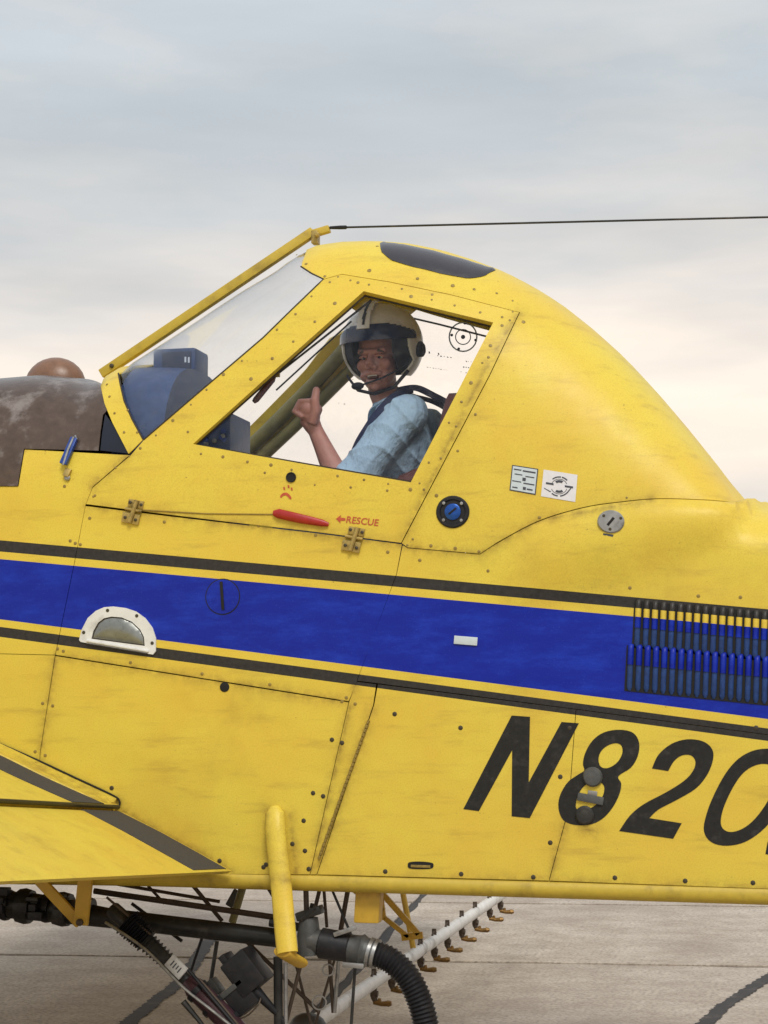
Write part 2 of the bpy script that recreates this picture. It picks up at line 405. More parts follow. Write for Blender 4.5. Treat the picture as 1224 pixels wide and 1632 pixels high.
def glass(name, tint=(1, 1, 1), refl=1.0, rough=.02):
    m, t, b = base(name); t.nodes.remove(b); out = t.nodes['Material Output']
    ge = node(t, 'ShaderNodeNewGeometry'); dt = node(t, 'ShaderNodeVectorMath', {0: ge.outputs['Normal'], 1: ge.outputs['Incoming']}, operation='DOT_PRODUCT').outputs['Value']
    fr = mth(t, 'MULTIPLY_ADD', mth(t, 'POWER', mth(t, 'SUBTRACT', 1.0, mth(t, 'ABSOLUTE', dt)), 5.0), .94, .04)
    sc = node(t, 'ShaderNodeTexNoise', {'Vector': node(t, 'ShaderNodeNewGeometry').outputs['Position'], 'Scale': 30.0, 'Detail': 6.0})
    f = mth(t, 'MULTIPLY', fr, refl)
    tr = node(t, 'ShaderNodeBsdfTransparent', {0: (*tint, 1)}); gl = node(t, 'ShaderNodeBsdfGlossy', {'Roughness': rough})
    df = node(t, 'ShaderNodeBsdfDiffuse', {0: (.8, .8, .8, 1)})
    s1 = node(t, 'ShaderNodeMixShader', {0: f, 1: tr.outputs[0], 2: gl.outputs[0]})
    haze = mth(t, 'MULTIPLY', sstep(t, sc.outputs['Fac'], .45, .75), .012)     # scuffs and dust on the acrylic
    s2 = node(t, 'ShaderNodeMixShader', {0: haze, 1: s1.outputs[0], 2: df.outputs[0]})
    t.links.new(s2.outputs[0], out.inputs[0]); return m
M = {}
M['yel'] = paint('yellow_paint'); M['liv'] = paint('livery_paint', True)
M['yel_dirty'] = mat('oily_yellow_paint', (.60, .37, .04), .45, var=.3, scale=16, dirt=(.12, .07, .02), damt=.6)
M['black'] = mat('black_paint', (.020, .019, .017), .5, var=.5, scale=60, dirt=(.055, .052, .048), damt=.6, spec=.25)
M['yel_shaded'] = mat('shaded_yellow_paint', (.54, .385, .040), .5, var=.25, scale=20, dirt=(.20, .13, .03), damt=.5)  # yellow darkened for parts facing down; their shading is in the colour
M['walk'] = mat('walkway_grit', (.050, .046, .045), .85, var=.5, scale=120, bump=.6, bscale=400)
M['cowl'] = mat('worn_brown_cowl', (.115, .080, .062), .25, metal=.5, var=.45, scale=22, dirt=(.36, .31, .28), damt=.75, bump=.2, bscale=40)
M['rubber'] = mat('black_rubber', (.016, .016, .018), .42, var=.5, scale=40, dirt=(.035, .032, .03), damt=.5, spec=.3)
M['dark'] = mat('dark_hole', (.008, .007, .006), .8, var=.2)
M['seal'] = mat('window_seal', (.035, .026, .018), .7, var=.5, scale=50)
M['steel'] = mat('dull_steel', (.36, .36, .35), .38, metal=.8, var=.35, scale=45, dirt=(.10, .09, .08), damt=.6)
M['alu'] = mat('cast_aluminium', (.095, .098, .095), .5, metal=.4, var=.35, scale=35, dirt=(.12, .11, .10), damt=.7, bump=.4)
M['white'] = mat('white_paint', (.72, .72, .70), .45, var=.15, scale=25, dirt=(.33, .31, .28), damt=.6)
M['boomw'] = mat('white_boom_paint', (.74, .72, .68), .45, var=.25, scale=16, dirt=(.28, .25, .21), damt=.85)
M['fin'] = mat('shaded_blue_fin', (.010, .045, .18), .5, var=.7, scale=60)  # stripe blue with the louvre shadow put into the colour
M['pipe'] = mat('dark_grey_pipe', (.030, .030, .028), .4, metal=.2, var=.5, scale=24, dirt=(.11, .098, .085), damt=.7, spec=.35)
M['rod'] = mat('rusty_rod', (.085, .060, .042), .55, metal=.3, var=.5, scale=50)
M['brass'] = mat('brass', (.24, .135, .04), .45, metal=.6, var=.4, scale=90, dirt=(.08, .05, .02), damt=.7)
M['red'] = mat('red_enamel', (.36, .016, .012), .35, var=.3, scale=40)
M['redtxt'] = mat('red_stencil', (.50, .085, .03), .6, var=.4, scale=120)
M['screw'] = mat('grimy_screw', (.27, .185, .04), .5, metal=.1, var=.7, scale=120)
M['screwd'] = mat('dark_screw', (.045, .034, .016), .55, var=.6, scale=120)
M['hinge'] = mat('worn_hinge', (.42, .30, .09), .4, metal=.5, var=.5, scale=70, dirt=(.06, .045, .02), damt=.8)
M['bluecap'] = mat('blue_anodised', (.015, .08, .34), .3, metal=.5, var=.4, scale=80)
M['latch'] = mat('blue_latch', (.03, .07, .30), .35, metal=.3, var=.5, scale=60)
M['tint'] = mat('tinted_acrylic', (.032, .029, .036), .24, var=.2, scale=30, bump=.1, bscale=200, coat=.3)
M['qlight'] = mat('dark_quarter_acrylic', (.008, .010, .022), .2, var=.3, scale=30, bump=0)
M['dash'] = mat('navy_coaming', (.016, .040, .125), .45, var=.45, scale=22, dirt=(.06, .10, .22), damt=.5)
M['dashd'] = mat('navy_instrument', (.010, .018, .055), .5, var=.5, scale=40)
M['mark'] = mat('pale_marking', (.55, .60, .70), .5, var=.1)
M['print'] = mat('dark_print', (.05, .055, .07), .6, var=.3, scale=150)
M['plac'] = mat('placard_blue', (.56, .63, .66), .45, var=.12, scale=60)
M['placw'] = mat('placard_white', (.72, .71, .73), .45, var=.1, scale=60)
M['seat'] = mat('maroon_vinyl', (.085, .018, .018), .5, var=.4, scale=20)
M['olive'] = mat('shaded_olive', (.22, .195, .070), .5, var=.35, scale=20, dirt=(.10, .085, .04), damt=.6)  # the far pillar's yellow as it looks in shade, put into the colour
M['amber'] = mat('amber_dome', (.20, .10, .055), .35, var=.35, scale=40)
M['lamp'] = mat('lamp_reflector', (.22, .23, .22), .30, metal=.45, var=.4, scale=30)
M['purple'] = mat('maroon_cylinder', (.055, .022, .030), .4, metal=.2, var=.5, scale=30)
M['glass'] = glass('clear_acrylic', (.995, .995, .995), .35); M['wglass'] = glass('windshield_acrylic', (.98, .99, 1.0), .8)
def concrete():
    m, t, b = base('stained_concrete')
    p1, p2, p3 = noise(t, .45, 5, .6), noise(t, 2.3, 7, .68), noise(t, 45, 3, .6)
    c = mixc(t, sstep(t, p2, .32, .72), (.44, .365, .29), (.63, .55, .455))
    c = mixc(t, mth(t, 'MULTIPLY', sstep(t, p1, .45, .68), .55), c, (.32, .26, .21))
    c = mixc(t, mth(t, 'MULTIPLY', sstep(t, p3, .42, .66), .6), c, (.20, .17, .145))
    c = mixc(t, mth(t, 'MULTIPLY', sstep(t, noise(t, 11, 6, .7), .45, .7), .4), c, (.27, .215, .17))
    oi = node(t, 'ShaderNodeObjectInfo').outputs['Random']
    c = mixc(t, mth(t, 'MULTIPLY', oi, .18), c, (.30, .26, .23))
    t.links.new(c, b.inputs['Base Color']); b.inputs['Roughness'].default_value = .9; b.inputs['Specular IOR Level'].default_value = .2
    bn = node(t, 'ShaderNodeBump', {'Height': p3, 'Strength': .35, 'Distance': .006}); t.links.new(bn.outputs[0], b.inputs['Normal'])
    return m
M['conc'] = concrete()
M['tar'] = mat('joint_tar', (.035, .030, .027), .8, var=.4, scale=20, dirt=(.12, .10, .085), damt=.7)
M['earth'] = mat('far_concrete', (.40, .34, .29), .9, var=.2, scale=.3)

# ------------------------------------------------------------------ ground
apron = mk('concrete_apron', [(-600, -600, -.02), (600, -600, -.02), (600, 900, -.02), (-600, 900, -.02)], [(0, 1, 2, 3)], M['earth'], smooth=False)
tag(apron, 'pale stained concrete apron under the yellow airplane', 'apron', kind='structure')
GA = R(YAW * 0 + 6.5); gx_, gy_ = np.array((math.cos(GA), math.sin(GA), 0)), np.array((-math.sin(GA), math.cos(GA), 0))
_j1, _j2 = gnd(760, 1533), gnd(760, 1439)
c1, c2 = _j1 @ gy_, _j2 @ gy_; PITCHY = c2 - c1; PITCHX = 4.6; X0 = gnd(668, 1432) @ gx_
tb = MB(); o_ = gx_ * X0 + gy_ * c1
tb.add([o_ + gx_ * a * PITCHX + gy_ * b * PITCHY + np.array((0, 0, -.012)) for a, b in ((-7, -7), (7, -7), (7, 10), (-7, 10))], [(0, 1, 2, 3)])
jo = tb.mk('joint_filler', M['tar'], apron, smooth=False)
slab_me = {}
def slab_mesh(k):
    rr = random.Random(k); a, b = PITCHX / 2 - .035, PITCHY / 2 - .04; n = 14
    ring = []
    for (x0, y0), (x1, y1) in (((-a, -b), (a, -b)), ((a, -b), (a, b)), ((a, b), (-a, b)), ((-a, b), (-a, -b))):
        for i in range(n):
            t = i / n; j = (rr.random() - .5) * .028; q = np.array((x0 + (x1 - x0) * t, y0 + (y1 - y0) * t)); nrm = np.array((y1 - y0, x0 - x1)); nrm = nrm / np.linalg.norm(nrm)
            q = q + nrm * j; ring.append(q[0] * gx_ + q[1] * gy_)
    V = [r + np.array((0, 0, -.002)) for r in ring] + [r * .998 for r in ring] + [r + np.array((0, 0, -.0115)) for r in ring]; m = len(ring)
    F = [tuple(range(m, 2 * m))] + [(i, (i + 1) % m, m + (i + 1) % m, m + i) for i in range(m)] + [(2 * m + i, 2 * m + (i + 1) % m, (i + 1) % m, i) for i in range(m)]
    return mesh('slab', V, F, M['conc'], np.zeros(3), smooth=False)
for k in range(5): slab_me[k] = slab_mesh(k)
for i in range(-6, 6):
    for j in range(-6, 9):
        c = o_ + gx_ * (i + .5) * PITCHX + gy_ * (j + .5) * PITCHY; c[2] = 0
        link('slab', slab_me[(i * 3 + j * 5) % 5], apron, c)
def tar_strip(pts, w):
    P = [gnd(*q, .004) for q in smooth_line(pts, 26)]; V = []; F = []
    for i, p in enumerate(P):
        d = P[min(i + 1, len(P) - 1)] - P[max(i - 1, 0)]; d /= np.linalg.norm(d); n = np.array((-d[1], d[0], 0))
        V += [p + n * w * (.5 + random.uniform(-.12, .12)), p - n * w * (.5 + random.uniform(-.12, .12))]
        if i: F.append((2 * i - 2, 2 * i - 1, 2 * i + 1, 2 * i))
    tag(mk('crack_sealer', V, F, M['tar'], apron, smooth=False), 'dark tar smeared over a crack in the concrete')
tar_strip([(1080, 1668), (1125, 1630), (1150, 1606), (1180, 1586), (1224, 1558), (1290, 1520)], .085)
tar_strip([(165, 1668), (210, 1625), (245, 1597), (285, 1565), (312, 1530), (334, 1497)], .09)

# ------------------------------------------------------------------ airplane: skin panels
ORG = at(612, 1405, HW); ORG[2] = 0.0
AP = empty('agricultural_airplane', tuple(ORG), 'yellow crop spraying airplane with blue side stripe and helmeted pilot aboard', 'airplane')
ZB = lambda px: near_xs(px, 1390)
DOOR = [(137, 804), (148, 777), (208, 726), (230, 701), (300, 641), (420, 539), (470, 490), (516, 446), (545, 438), (620, 450), (720, 471), (828, 499), (780, 600), (720, 714), (640, 866), (500, 848), (300, 825)]
WIN = [(580, 465), (786, 515), (655, 769), (480, 739), (308, 708), (420, 607)]
EDGE = [(650, 873), (765, 883), (800, 861), (860, 830), (930, 809), (990, 800), (1050, 795), (1120, 797), (1165, 801)]
EDGE = EDGE[:2] + smooth_line(EDGE[1:], 5)[1:]   # lower rim of the turtledeck
door = panel('door', DOOR, M['yel'], AP, [WIN], thick=.022, off=.004, gap=.0016)
tag(door, 'yellow cockpit door with large four sided window')
# door on the other side, the same shape mirrored
FDOOR = DOOR[:8] + [(545, 412), (620, 418), (720, 438), (832, 470)] + DOOR[12:]
FWIN = [(580, 465), (600, 428), (790, 478), (778, 530), (655, 769), (480, 739), (308, 708), (420, 607)]
dxs, wxs = px_xs(DOOR), px_xs(WIN); SHF = lambda L: [(a - 34, b - 16) for a, b in L]
FDOOR2 = FDOOR[:2] + SHF(FDOOR[2:7]) + [(500, 440)] + FDOOR[8:]; FWIN2 = [(560, 448)] + FWIN[1:6] + SHF(FWIN[6:])
fdxs, fwxs = px_xs(FDOOR2), px_xs(FWIN2)
fdoor = panel_xs('door', fdxs, M['yel'], AP, [fwxs], thick=.022, off=.004, gap=.0016, far=True)
# seal strips round the window openings
def loop_strip(name, poly, w, mat_, parent, off, thick, far=False):
    return panel_xs(name, inset(poly, -w), mat_, parent, [poly], thick=thick, off=off, gap=0, far=far)
loop_strip('window_seal', inset(wxs, .004), .010, M['seal'], door, -.0185, .004)
pane_in = inset(wxs, -.006)
panel_xs('pane', pane_in, M['glass'], door, thick=.003, off=-.0225, gap=0)
fp = panel_xs('pane', inset(fwxs, -.006), M['glass'], fdoor, thick=.003, off=-.0225, gap=0, far=True)
# turtledeck and roof, over the crown to the other side
def mirror(p): return [(x, 2 * SR - s) for x, s in reversed(p)]
brow = [near_xs(*p) for p in dens([(516, 446), (497, 437), (480, 426)], 12, False)]
xb = near_xs(470, 418)[0]
half = [(xb - .028, SR), (xb - .016, SR * .93), (xb + .004, SR * .84)] + brow[::-1]
half += [near_xs(*p) for p in dens(DOOR[7:15], 14, False)[1:]]
half += [near_xs(*p) for p in dens(EDGE, 12, False)]
xe = near_xs(1165, 801)[0]
half += [(xe + .06, SR * .80), (xe + .12, SR)]
half_f = [(xb - .028, SR), (xb - .016, SR * .93), (xb + .004, SR * .84)] + brow[::-1] + [near_xs(*p) for p in dens(FDOOR[7:15], 14, False)[1:]]
half_f += [near_xs(*p) for p in dens(EDGE, 12, False)] + [(xe + .06, SR * .80), (xe + .12, SR)]
deck_poly = half + mirror(half_f)[1:-1]
deck = panel_xs('turtledeck', deck_poly, M['yel'], AP, thick=.005, off=.003, gap=.001, g=.05)
tag(deck, 'smooth yellow humped fairing over and behind the cockpit')
# tail side of the fuselage
def low(px, py): return near_xs(px, py)
XR = near_xs(1420, 1200)[0]
stripe_c = lambda x: 1008 + .1332 * x
up_poly = [near_xs(*p) for p in dens([(568, 1085), (632, 915), (641.5, 868.5)] + EDGE, 14, False)] + [(xe + .06, SR * .80), (xe + .12, SR), (XR, SR)]
up_poly += [near_xs(*p) for p in dens([(1420, stripe_c(1420)), (918, stripe_c(918)), (568, 1085)], 14, False)[:-1]]
exs = np.array([near_xs(*p) for p in EDGE[1:]] + [(xe + .12, SR), (XR, SR)])
def lip(x, s):                     # the rear shell swells out past the turtledeck rim
    es = np.interp(x, exs[:, 0], exs[:, 1]); d = np.clip(es - s, 0, None)
    k = np.clip((x - exs[0, 0]) / .35, 0, 1); k = k * k * (3 - 2 * k)
    return .032 * k * (1 - np.exp(-d / .028)) * np.clip(1.0 - (d - .10) / .16, 0, 1) * (lambda q: .35 + .65 * q * q * (3 - 2 * q))(np.clip((SR - s) / .35, 0, 1))
rear = panel_xs('rear_shell', up_poly, M['liv'], AP, thick=.004, gap=.0010, g=.035, offf=lip)
side = [
 ('side_panel', [(-420, 775), (29, 775), (39, 716), (207, 725), (148, 776), (136.5, 805), (118, 900), (88, 1044), (0, 1042), (-420, 1038)]),
 ('side_panel', [(136, 806), (300, 826), (500, 849), (641, 867), (632, 915), (568, 1090), (556, 1118), (88, 1044), (118, 900)]),
 ('side_panel', [(-420, 1038), (0, 1042), (88, 1044), (64, 1200), (52, 1392), (-420, 1384)]),
 ('side_panel', [(88, 1045), (556, 1119), (494, 1394), (52, 1392), (64, 1200)]),
 ('hinge_strip', [(556, 1119), (568, 1086), (600, 1090), (595, 1124), (505, 1394), (494, 1394)]),
 ('side_panel', [(596, 1123), (602, 1090), (918, stripe_c(918)), (906, 1290), (875, 1404), (505, 1394)]),
 ('side_panel', [(918, stripe_c(918)), (1420, stripe_c(1420)), (1420, 1424), (875, 1404), (906, 1290)]),
]
for nm, poly in side: panel(nm, poly, M['liv'], AP, thick=.004, gap=.0011, g=.06)
# far flank, belly, forward crown
fb = [near_xs(-420, 1384), near_xs(52, 1392), near_xs(505, 1394), near_xs(875, 1404), near_xs(1420, 1424)]
far_poly = fb + [(XR, SR), (xe + .12, SR), (xe + .06, SR * .80)] + [near_xs(*p) for p in dens(EDGE, 14, False)[::-1]] + [near_xs(*p) for p in dens([DOOR[14], (500, 848), (300, 825), (137, 804), (148, 777), (208, 726)], 14, False)] + [near_xs(-420, 724)]
panel_xs('side_panel', far_poly, M['liv'], AP, thick=.004, g=.08, far=True)
bl = MB(); P = [surf(*q) for q in fb]
for p, q in zip(P[:-1], P[1:]):
    a = [p + np.array((0, .012, .006)), q + np.array((0, .012, .006)), q + np.array((0, 2 * HW - .012, .006)), p + np.array((0, 2 * HW - .012, .006))]
    bl.add(a, [(0, 3, 2, 1)])
bl.mk('belly_skin', M['yel_dirty'], AP)
# windshield bow, glass and cowl
bowL = [(161, 604), (162, 618), (168, 645), (180, 674), (206, 724)]; bowR = [(190, 597), (193, 614), (199, 640), (211, 668), (229, 701)]
bl_, br_ = [near_xs(*p) for p in dens(bowL, 10, False)], [near_xs(*p) for p in dens(bowR, 10, False)]
xl, xr_ = bl_[0][0], br_[0][0]
bl_ = [(xl + .004, SR)] + [(x, s) for x, s in bl_ if s < SR * .9]; br_ = [(xr_ + .004, SR)] + [(x, s) for x, s in br_ if s < SR * .9]
near_half = bl_ + br_[::-1]
full_bow = bl_[::-1] + [(x, 2 * SR - s) for x, s in bl_[1:]] + [(x, 2 * SR - s) for x, s in br_[::-1]] + br_[1:]
bowo = panel_xs('windshield_bow', full_bow, M['yel'], AP, thick=.006, off=.007, gap=.0, g=.04)
pil = [near_xs(*p) for p in dens(DOOR[3:8], 12, False)]
wsn = br_[1:] + pil[1:] + [b for b in brow[1:]] + [(xb + .004, SR * .84), (xb - .016, SR * .93)]
ws_poly = [br_[0]] + wsn + [(xb - .028, SR)] + [(x, 2 * SR - s) for x, s in wsn[::-1]]
panel_xs('windshield', inset(ws_poly, -.006), M['wglass'], AP, thick=.003, off=-.004, gap=0, g=.04)
wsl = MB(); wsl.tube([surf(*q) + normal(*q) * .004 for q in pil + brow[1:]], .0032, 6); wsl.mk('windshield_seal', M['seal'], AP)
wsl = MB(); wsl.tube([surf(*q) + normal(*q) * .006 for q in br_[1:]], .0034, 6); wsl.mk('windshield_seal', M['seal'], AP)
XC = near_xs(-420, 720)[0]
cbl = [(x, s) for x, s in bl_]
cedge = [near_xs(*p) for p in dens([(158, 718), (161, 690), (165, 662)], 10, False)]
cl_n = [near_xs(*p) for p in dens([(39, 716), (158, 719)], 12, False)] + cedge[1:] + [q for q in bl_[::-1] if q[1] > cedge[-1][1] + .01]
sk_l = [near_xs(*p) for p in dens([(-420, 775), (29, 775)], 14, False)]
cow_poly = sk_l + cl_n + [(x, 2 * SR - s) for x, s in cl_n[::-1]][1:] + [(x, 2 * SR - s) for x, s in sk_l[::-1]]
cow = panel_xs('engine_cowl', cow_poly, M['cowl'], AP, thick=.004, off=.004, gap=.001, g=.045)
tag(cow, 'worn brown metal cowl ahead of the windshield')
panel('quarter_light', [(159, 718), (162, 690), (167, 658), (180, 676), (205, 723)], M['qlight'], AP, thick=.003, off=-.002, gap=.001, step=6)
# nose end cap and rear continuation with tail, out of the frame but carrying the aerial wire and the tail wheel
def loft(name, rings, mat_, cap=True, sharp=35):
    n = len(rings[0]); V = [p for r in rings for p in r]
    F = [(i * n + k, i * n + (k + 1) % n, (i + 1) * n + (k + 1) % n, (i + 1) * n + k) for i in range(len(rings) - 1) for k in range(n)]
    if cap: F += [tuple(reversed(range(n))), tuple(range((len(rings) - 1) * n, len(rings) * n))]
    return mk(name, V, F, mat_, AP, sharp)
def section(x, zb):
    ss = [zb - zs(x)] + list(np.linspace(-.02, 2 * SR + .02, 24)) + [2 * SR - (zb - zs(x))]
    return [surf(x, min(s, 2 * SR - .0)) if s <= 2 * SR else surf(x, s) for s in ss]
zbr = surf(*fb[-1])[2]; zbl = surf(*fb[0])[2]
s0 = np.array(section(XR - .01, zbr)); ctr = s0.mean(0)
rings = []
for t in np.linspace(0, 1, 7):
    k = 1 - .72 * t; r = (s0 - ctr) * np.array((1, k, k)) + ctr + np.array((4.2 * t, 0, -.42 * t - .02 * t)); rings.append(list(r))
loft('tail_boom', rings, M['liv'])
tl = rings[-1]; tc_ = np.mean(tl, 0)
s0 = np.array(section(XC + .01, zbl)); ctr0 = s0.mean(0); rings = []
for t in np.linspace(0, 1, 6):
    k = 1 - .42 * t * t; rings.append(list((s0 - ctr0) * np.array((1, k, k)) + ctr0 + np.array((-1.5 * t, 0, .06 * t))))
loft('engine_nose', rings[::-1], M['cowl'])

# ------------------------------------------------------------------ airplane: longerons, wings, flaps, gear, tail
tb = MB(); tubep = [(-420, 1390), (150, 1396), (400, 1402), (820, 1414), (1224, 1426), (1420, 1432)]
for far in (0, 1):
    t_ = MB(); P = [at(a, b, .028) for a, b in tubep]
    if far: P = [np.array((p[0], 2 * HW - p[1], p[2])) for p in P]
    t_.tube([tuple(q) for q in smooth_line(P, 6)], .034, 18)
    t_.mk('longeron_tube', M['yel_shaded'], AP)
# port wing: airfoil sections swept along the span (dihedral 4 degrees)
Hh = at(190, 1284, -.01); Tt = at(372, 1388, -.01)
DIH = math.tan(R(4.3))
def span(p, d): return np.array((p[0], p[1] - d, p[2] + DIH * d))
wl = [(190, 1283), (100, 1243), (0, 1195), (-130, 1143), (-300, 1096), (-480, 1085), (-640, 1110), (-730, 1150), (-745, 1180)]
wlow = [(-700, 1230), (-500, 1290), (-300, 1320), (0, 1338), (150, 1330)]
up_ = [at(a, b, -.01) for a, b in smooth_line(wl, 6)]; lo_ = [at(a, b, -.01) for a, b in smooth_line(wlow, 4)]
ring = up_ + lo_
def wing(mir):
    rs = []
    for d in (0.0, 1.5, 3.0, 5.0):
        r = [span(p, d) for p in ring]
        if mir: r = [np.array((p[0], 2 * HW - p[1], p[2])) for p in r]
        rs.append(r)
    if mir: rs = rs[::-1]
    o = loft('wing', rs, M['yel'], sharp=30)
    # flap, lowered a little, its own nose tucked under the wing's trailing edge
    fn = at(168, 1300, -.01); f_up = [at(150, 1308, -.01), at(160, 1290, -.01), at(200, 1295, -.01), at(260, 1326, -.01), at(320, 1359, -.01), Tt, at(366, 1392, -.01), at(300, 1372, -.01), at(200, 1340, -.01)]
    rs = []
    for d in (.02, 1.5, 3.0, 4.9):
        r = [span(p, d) for p in f_up]
        if mir: r = [np.array((p[0], 2 * HW - p[1], p[2])) for p in r]
        rs.append(r)
    if mir: rs = rs[::-1]
    loft('flap', rs, M['yel'], sharp=25)
wing(0); wing(1)
def on_plane(px, py, p0, n):
    d = ray(px, py); return CAM + d * ((np.asarray(p0) - CAM) @ n) / (d @ n)
# black walkway strips along the wing root, on the wing and on the flap
sv = np.array((0, -1, DIH)); sv = sv / np.linalg.norm(sv)
def strip_on(name, root_pts, d0, d1, mat_, lift):
    V = []; F = []
    for i, p in enumerate(root_pts):
        q = root_pts[min(i + 1, len(root_pts) - 1)] - root_pts[max(i - 1, 0)]; n = np.cross(q, sv); n /= np.linalg.norm(n)
        if n[2] < 0: n = -n
        V += [span(p, d0) + n * lift, span(p, d1) + n * lift, span(p, d0) - n * .002, span(p, d1) - n * .002]
        if i:
            b = 4 * i; F += [(b - 4, b - 3, b + 1, b), (b - 4, b, b + 2, b - 2), (b - 3, b - 1, b + 3, b + 1)]
    return mk(name, V, F, mat_, AP)
strip_on('walkway_strip', up_[:30], .15, .44, M['walk'], .0025)
fl_up = [at(a, b, -.01) for a, b in dens([(196, 1294), (260, 1326), (320, 1359), (366, 1385)], 20, False)]
strip_on('walkway_strip', fl_up, .045, .40, M['walk'], .0025)
# wing root fillet with rounded end
fi = MB(); fr = [at(a, b, -.005) for a, b in smooth_line([(186, 1272), (100, 1232), (0, 1184), (-130, 1130), (-300, 1083), (-480, 1072)], 6)]
prof = []
for i, p in enumerate(fr):
    k = min(1, (i + .35) / 2.0) ** .5
    prof.append([p + np.array((0, 0, 0)), p + np.array((0, -.06 * k, -.012)), span(p, .14 * k) + np.array((0, 0, -.018)), span(p, .15 * k) + np.array((0, 0, -.034)), span(p, .02) + np.array((0, 0, -.05))])
V = [q for r in prof for q in r]; n = 5
F = [(i * n + k, i * n + (k + 1) % n, (i + 1) * n + (k + 1) % n, (i + 1) * n + k) for i in range(len(prof) - 1) for k in range(n)] + [tuple(range(n))]
mk('wing_fillet', V, F, M['yel'], AP, 50)
# black rubber edge of the fillet and seam lines
fe = MB(); fe.tube([np.array(near(*p)) + np.array((0, -.006, 0)) for p in smooth_line([(0, 1185), (60, 1211), (120, 1239), (180, 1267), (191, 1276), (190, 1284), (178, 1287)], 5)], .0035, 6)
fe.mk('rubber_seal', M['rubber'], AP)
gs = MB(); gs.tube([span(at(192, 1286.5, -.012), d) for d in (.02, 1.5, 3.0, 4.9)], .0075, 8); gs.mk('flap_gap_strip', M['rubber'], AP)  # dark strip added along the flap gap to stand in for its shade
# main gear and tail wheel
def wheel(c, r, w):
    m = MB(); m.lathe(c, (1, 0, 0), (0, 0, 1), (0, 1, 0), [(r * .55, -w * .5), (r * .9, -w * .5), (r * .98, -w * .3), (r, 0), (r * .98, w * .3), (r * .9, w * .5), (r * .55, w * .5)], 28)
    o = m.mk('wheel', M['rubber'], AP); h = MB(); h.lathe(c, (1, 0, 0), (0, 0, 1), (0, 1, 0), [(r * .54, -w * .53), (r * .3, -w * .46), (.05, -w * .6), (.05, w * .6), (r * .3, w * .46), (r * .54, w * .53)], 20); h.mk('rim', M['white'], o)
xg = at(-760, 1400, 0)[0]
for sy in (-.85, 1.95):
    wheel((xg, sy, .36), .36, .24); g = MB()
    g.tube([(xg + .1, .55 + (sy - .55) * .25, 1.05), (xg + .05, .55 + (sy - .55) * .7, .75), (xg, sy - math.copysign(.16, sy - .55), .36)], [.05, .05, .045], 12, flat=.5); g.tube([(xg, sy - math.copysign(.2, sy - .55), .36), (xg, sy, .36)], .03, 10)
    g.mk('gear_leg', M['yel'], AP)
xt = tc_[0] - .5; wheel((xt, HW, .15), .15, .10)
g = MB(); g.tube([(xt - .25, HW, tc_[2] - .02), (xt, HW + .09, .3), (xt, HW + .09, .15), (xt, HW - .06, .15)], .022, 10); g.mk('tail_gear_leg', M['yel'], AP)
fin = MB()
def plate(m, pts, th, ax):
    a = [np.array(p, float) + ax * th for p in pts]; b = [np.array(p, float) - ax * th for p in pts]; n = len(pts)
    m.add(a + b, [tuple(range(n)), tuple(reversed(range(n, 2 * n)))] + [(i, i + n, (i + 1) % n + n, (i + 1) % n) for i in range(n)])
wire_a = at(522, 363, HW); wire_b = at(1224, 345, HW); wd = (wire_b - wire_a) / (wire_b[0] - wire_a[0])
fx = tc_[0] - .75; wire_c = wire_a + wd * (fx - wire_a[0]); wire_c[1] = HW
plate(fin, [(tc_[0] - 1.3, HW, tc_[2] + .1), (fx - .1, HW, wire_c[2] - .15), (fx, HW, wire_c[2] - .01), (tc_[0] + .35, HW, wire_c[2] + .02), (tc_[0] + .3, HW, tc_[2] - .1)], .035, np.array((0, 1., 0)))
fin.mk('tail_fin', M['yel'], AP); hs = MB()
plate(hs, [(tc_[0] - .7, -1.4, tc_[2] + .1), (tc_[0] - .9, HW, tc_[2] + .1), (tc_[0] - .7, 2.5, tc_[2] + .1), (tc_[0] + .25, 2.5, tc_[2] + .1), (tc_[0] + .25, -1.4, tc_[2] + .1)], .03, np.array((0, 0, 1.)))
hs.mk('tailplane', M['yel'], AP)

# ------------------------------------------------------------------ wire cutter and cable above the canopy
dm = MB(); A = at(166, 594, HW); B = at(496, 372, HW); ax = (B - A) / np.linalg.norm(B - A); nn = np.cross(ax, (0, 1, 0)); nn /= np.linalg.norm(nn)
dm.box((A + B) / 2, ax, nn, (0, 1, 0), np.linalg.norm(B - A) / 2 + .012, .0185, .018, .004)
C2 = at(526, 363, HW); a2 = C2 - B; L2 = np.linalg.norm(a2); a2 /= L2; n2_ = np.cross(a2, (0, 1, 0))
dm.box(B + a2 * L2 * .42 - n2_ * .004, a2, n2_, (0, 1, 0), L2 * .55, .014, .0165, .005)
defl = dm.mk('wire_deflector', M['yel_shaded'], AP); tag(defl, 'slanting yellow wire deflector bar ahead of the windshield')
bk = MB(); c = at(503, 379, HW); bk.box(c, (1, 0, 0), (0, 1, 0), (0, 0, 1), .013, .022, .026, .003); bk.lathe(at(505, 374, HW - .03), (1, 0, 0), (0, 0, 1), (0, -1, 0), [(.011, -.01), (.011, .008), (.006, .012)], 10); bk.mk('bracket', M['hinge'], defl)
bt = MB(); bt.lathe(at(178, 583, HW - .021), (1, 0, 0), (0, 0, 1), (0, -1, 0), [(.009, -.004), (.009, .004), (.005, .007)], 10); bt.mk('bolt', M['screwd'], defl)
wr = MB(); wr.tube([wire_a - wd * .01 , wire_a + wd * .03 * 1.0, wire_a + wd * (fx - wire_a[0]) * .5 + np.array((0, 0, -.004)), wire_c], .0042, 8); wr.mk('cable', M['steel'] if 0 else M['pipe'], AP)
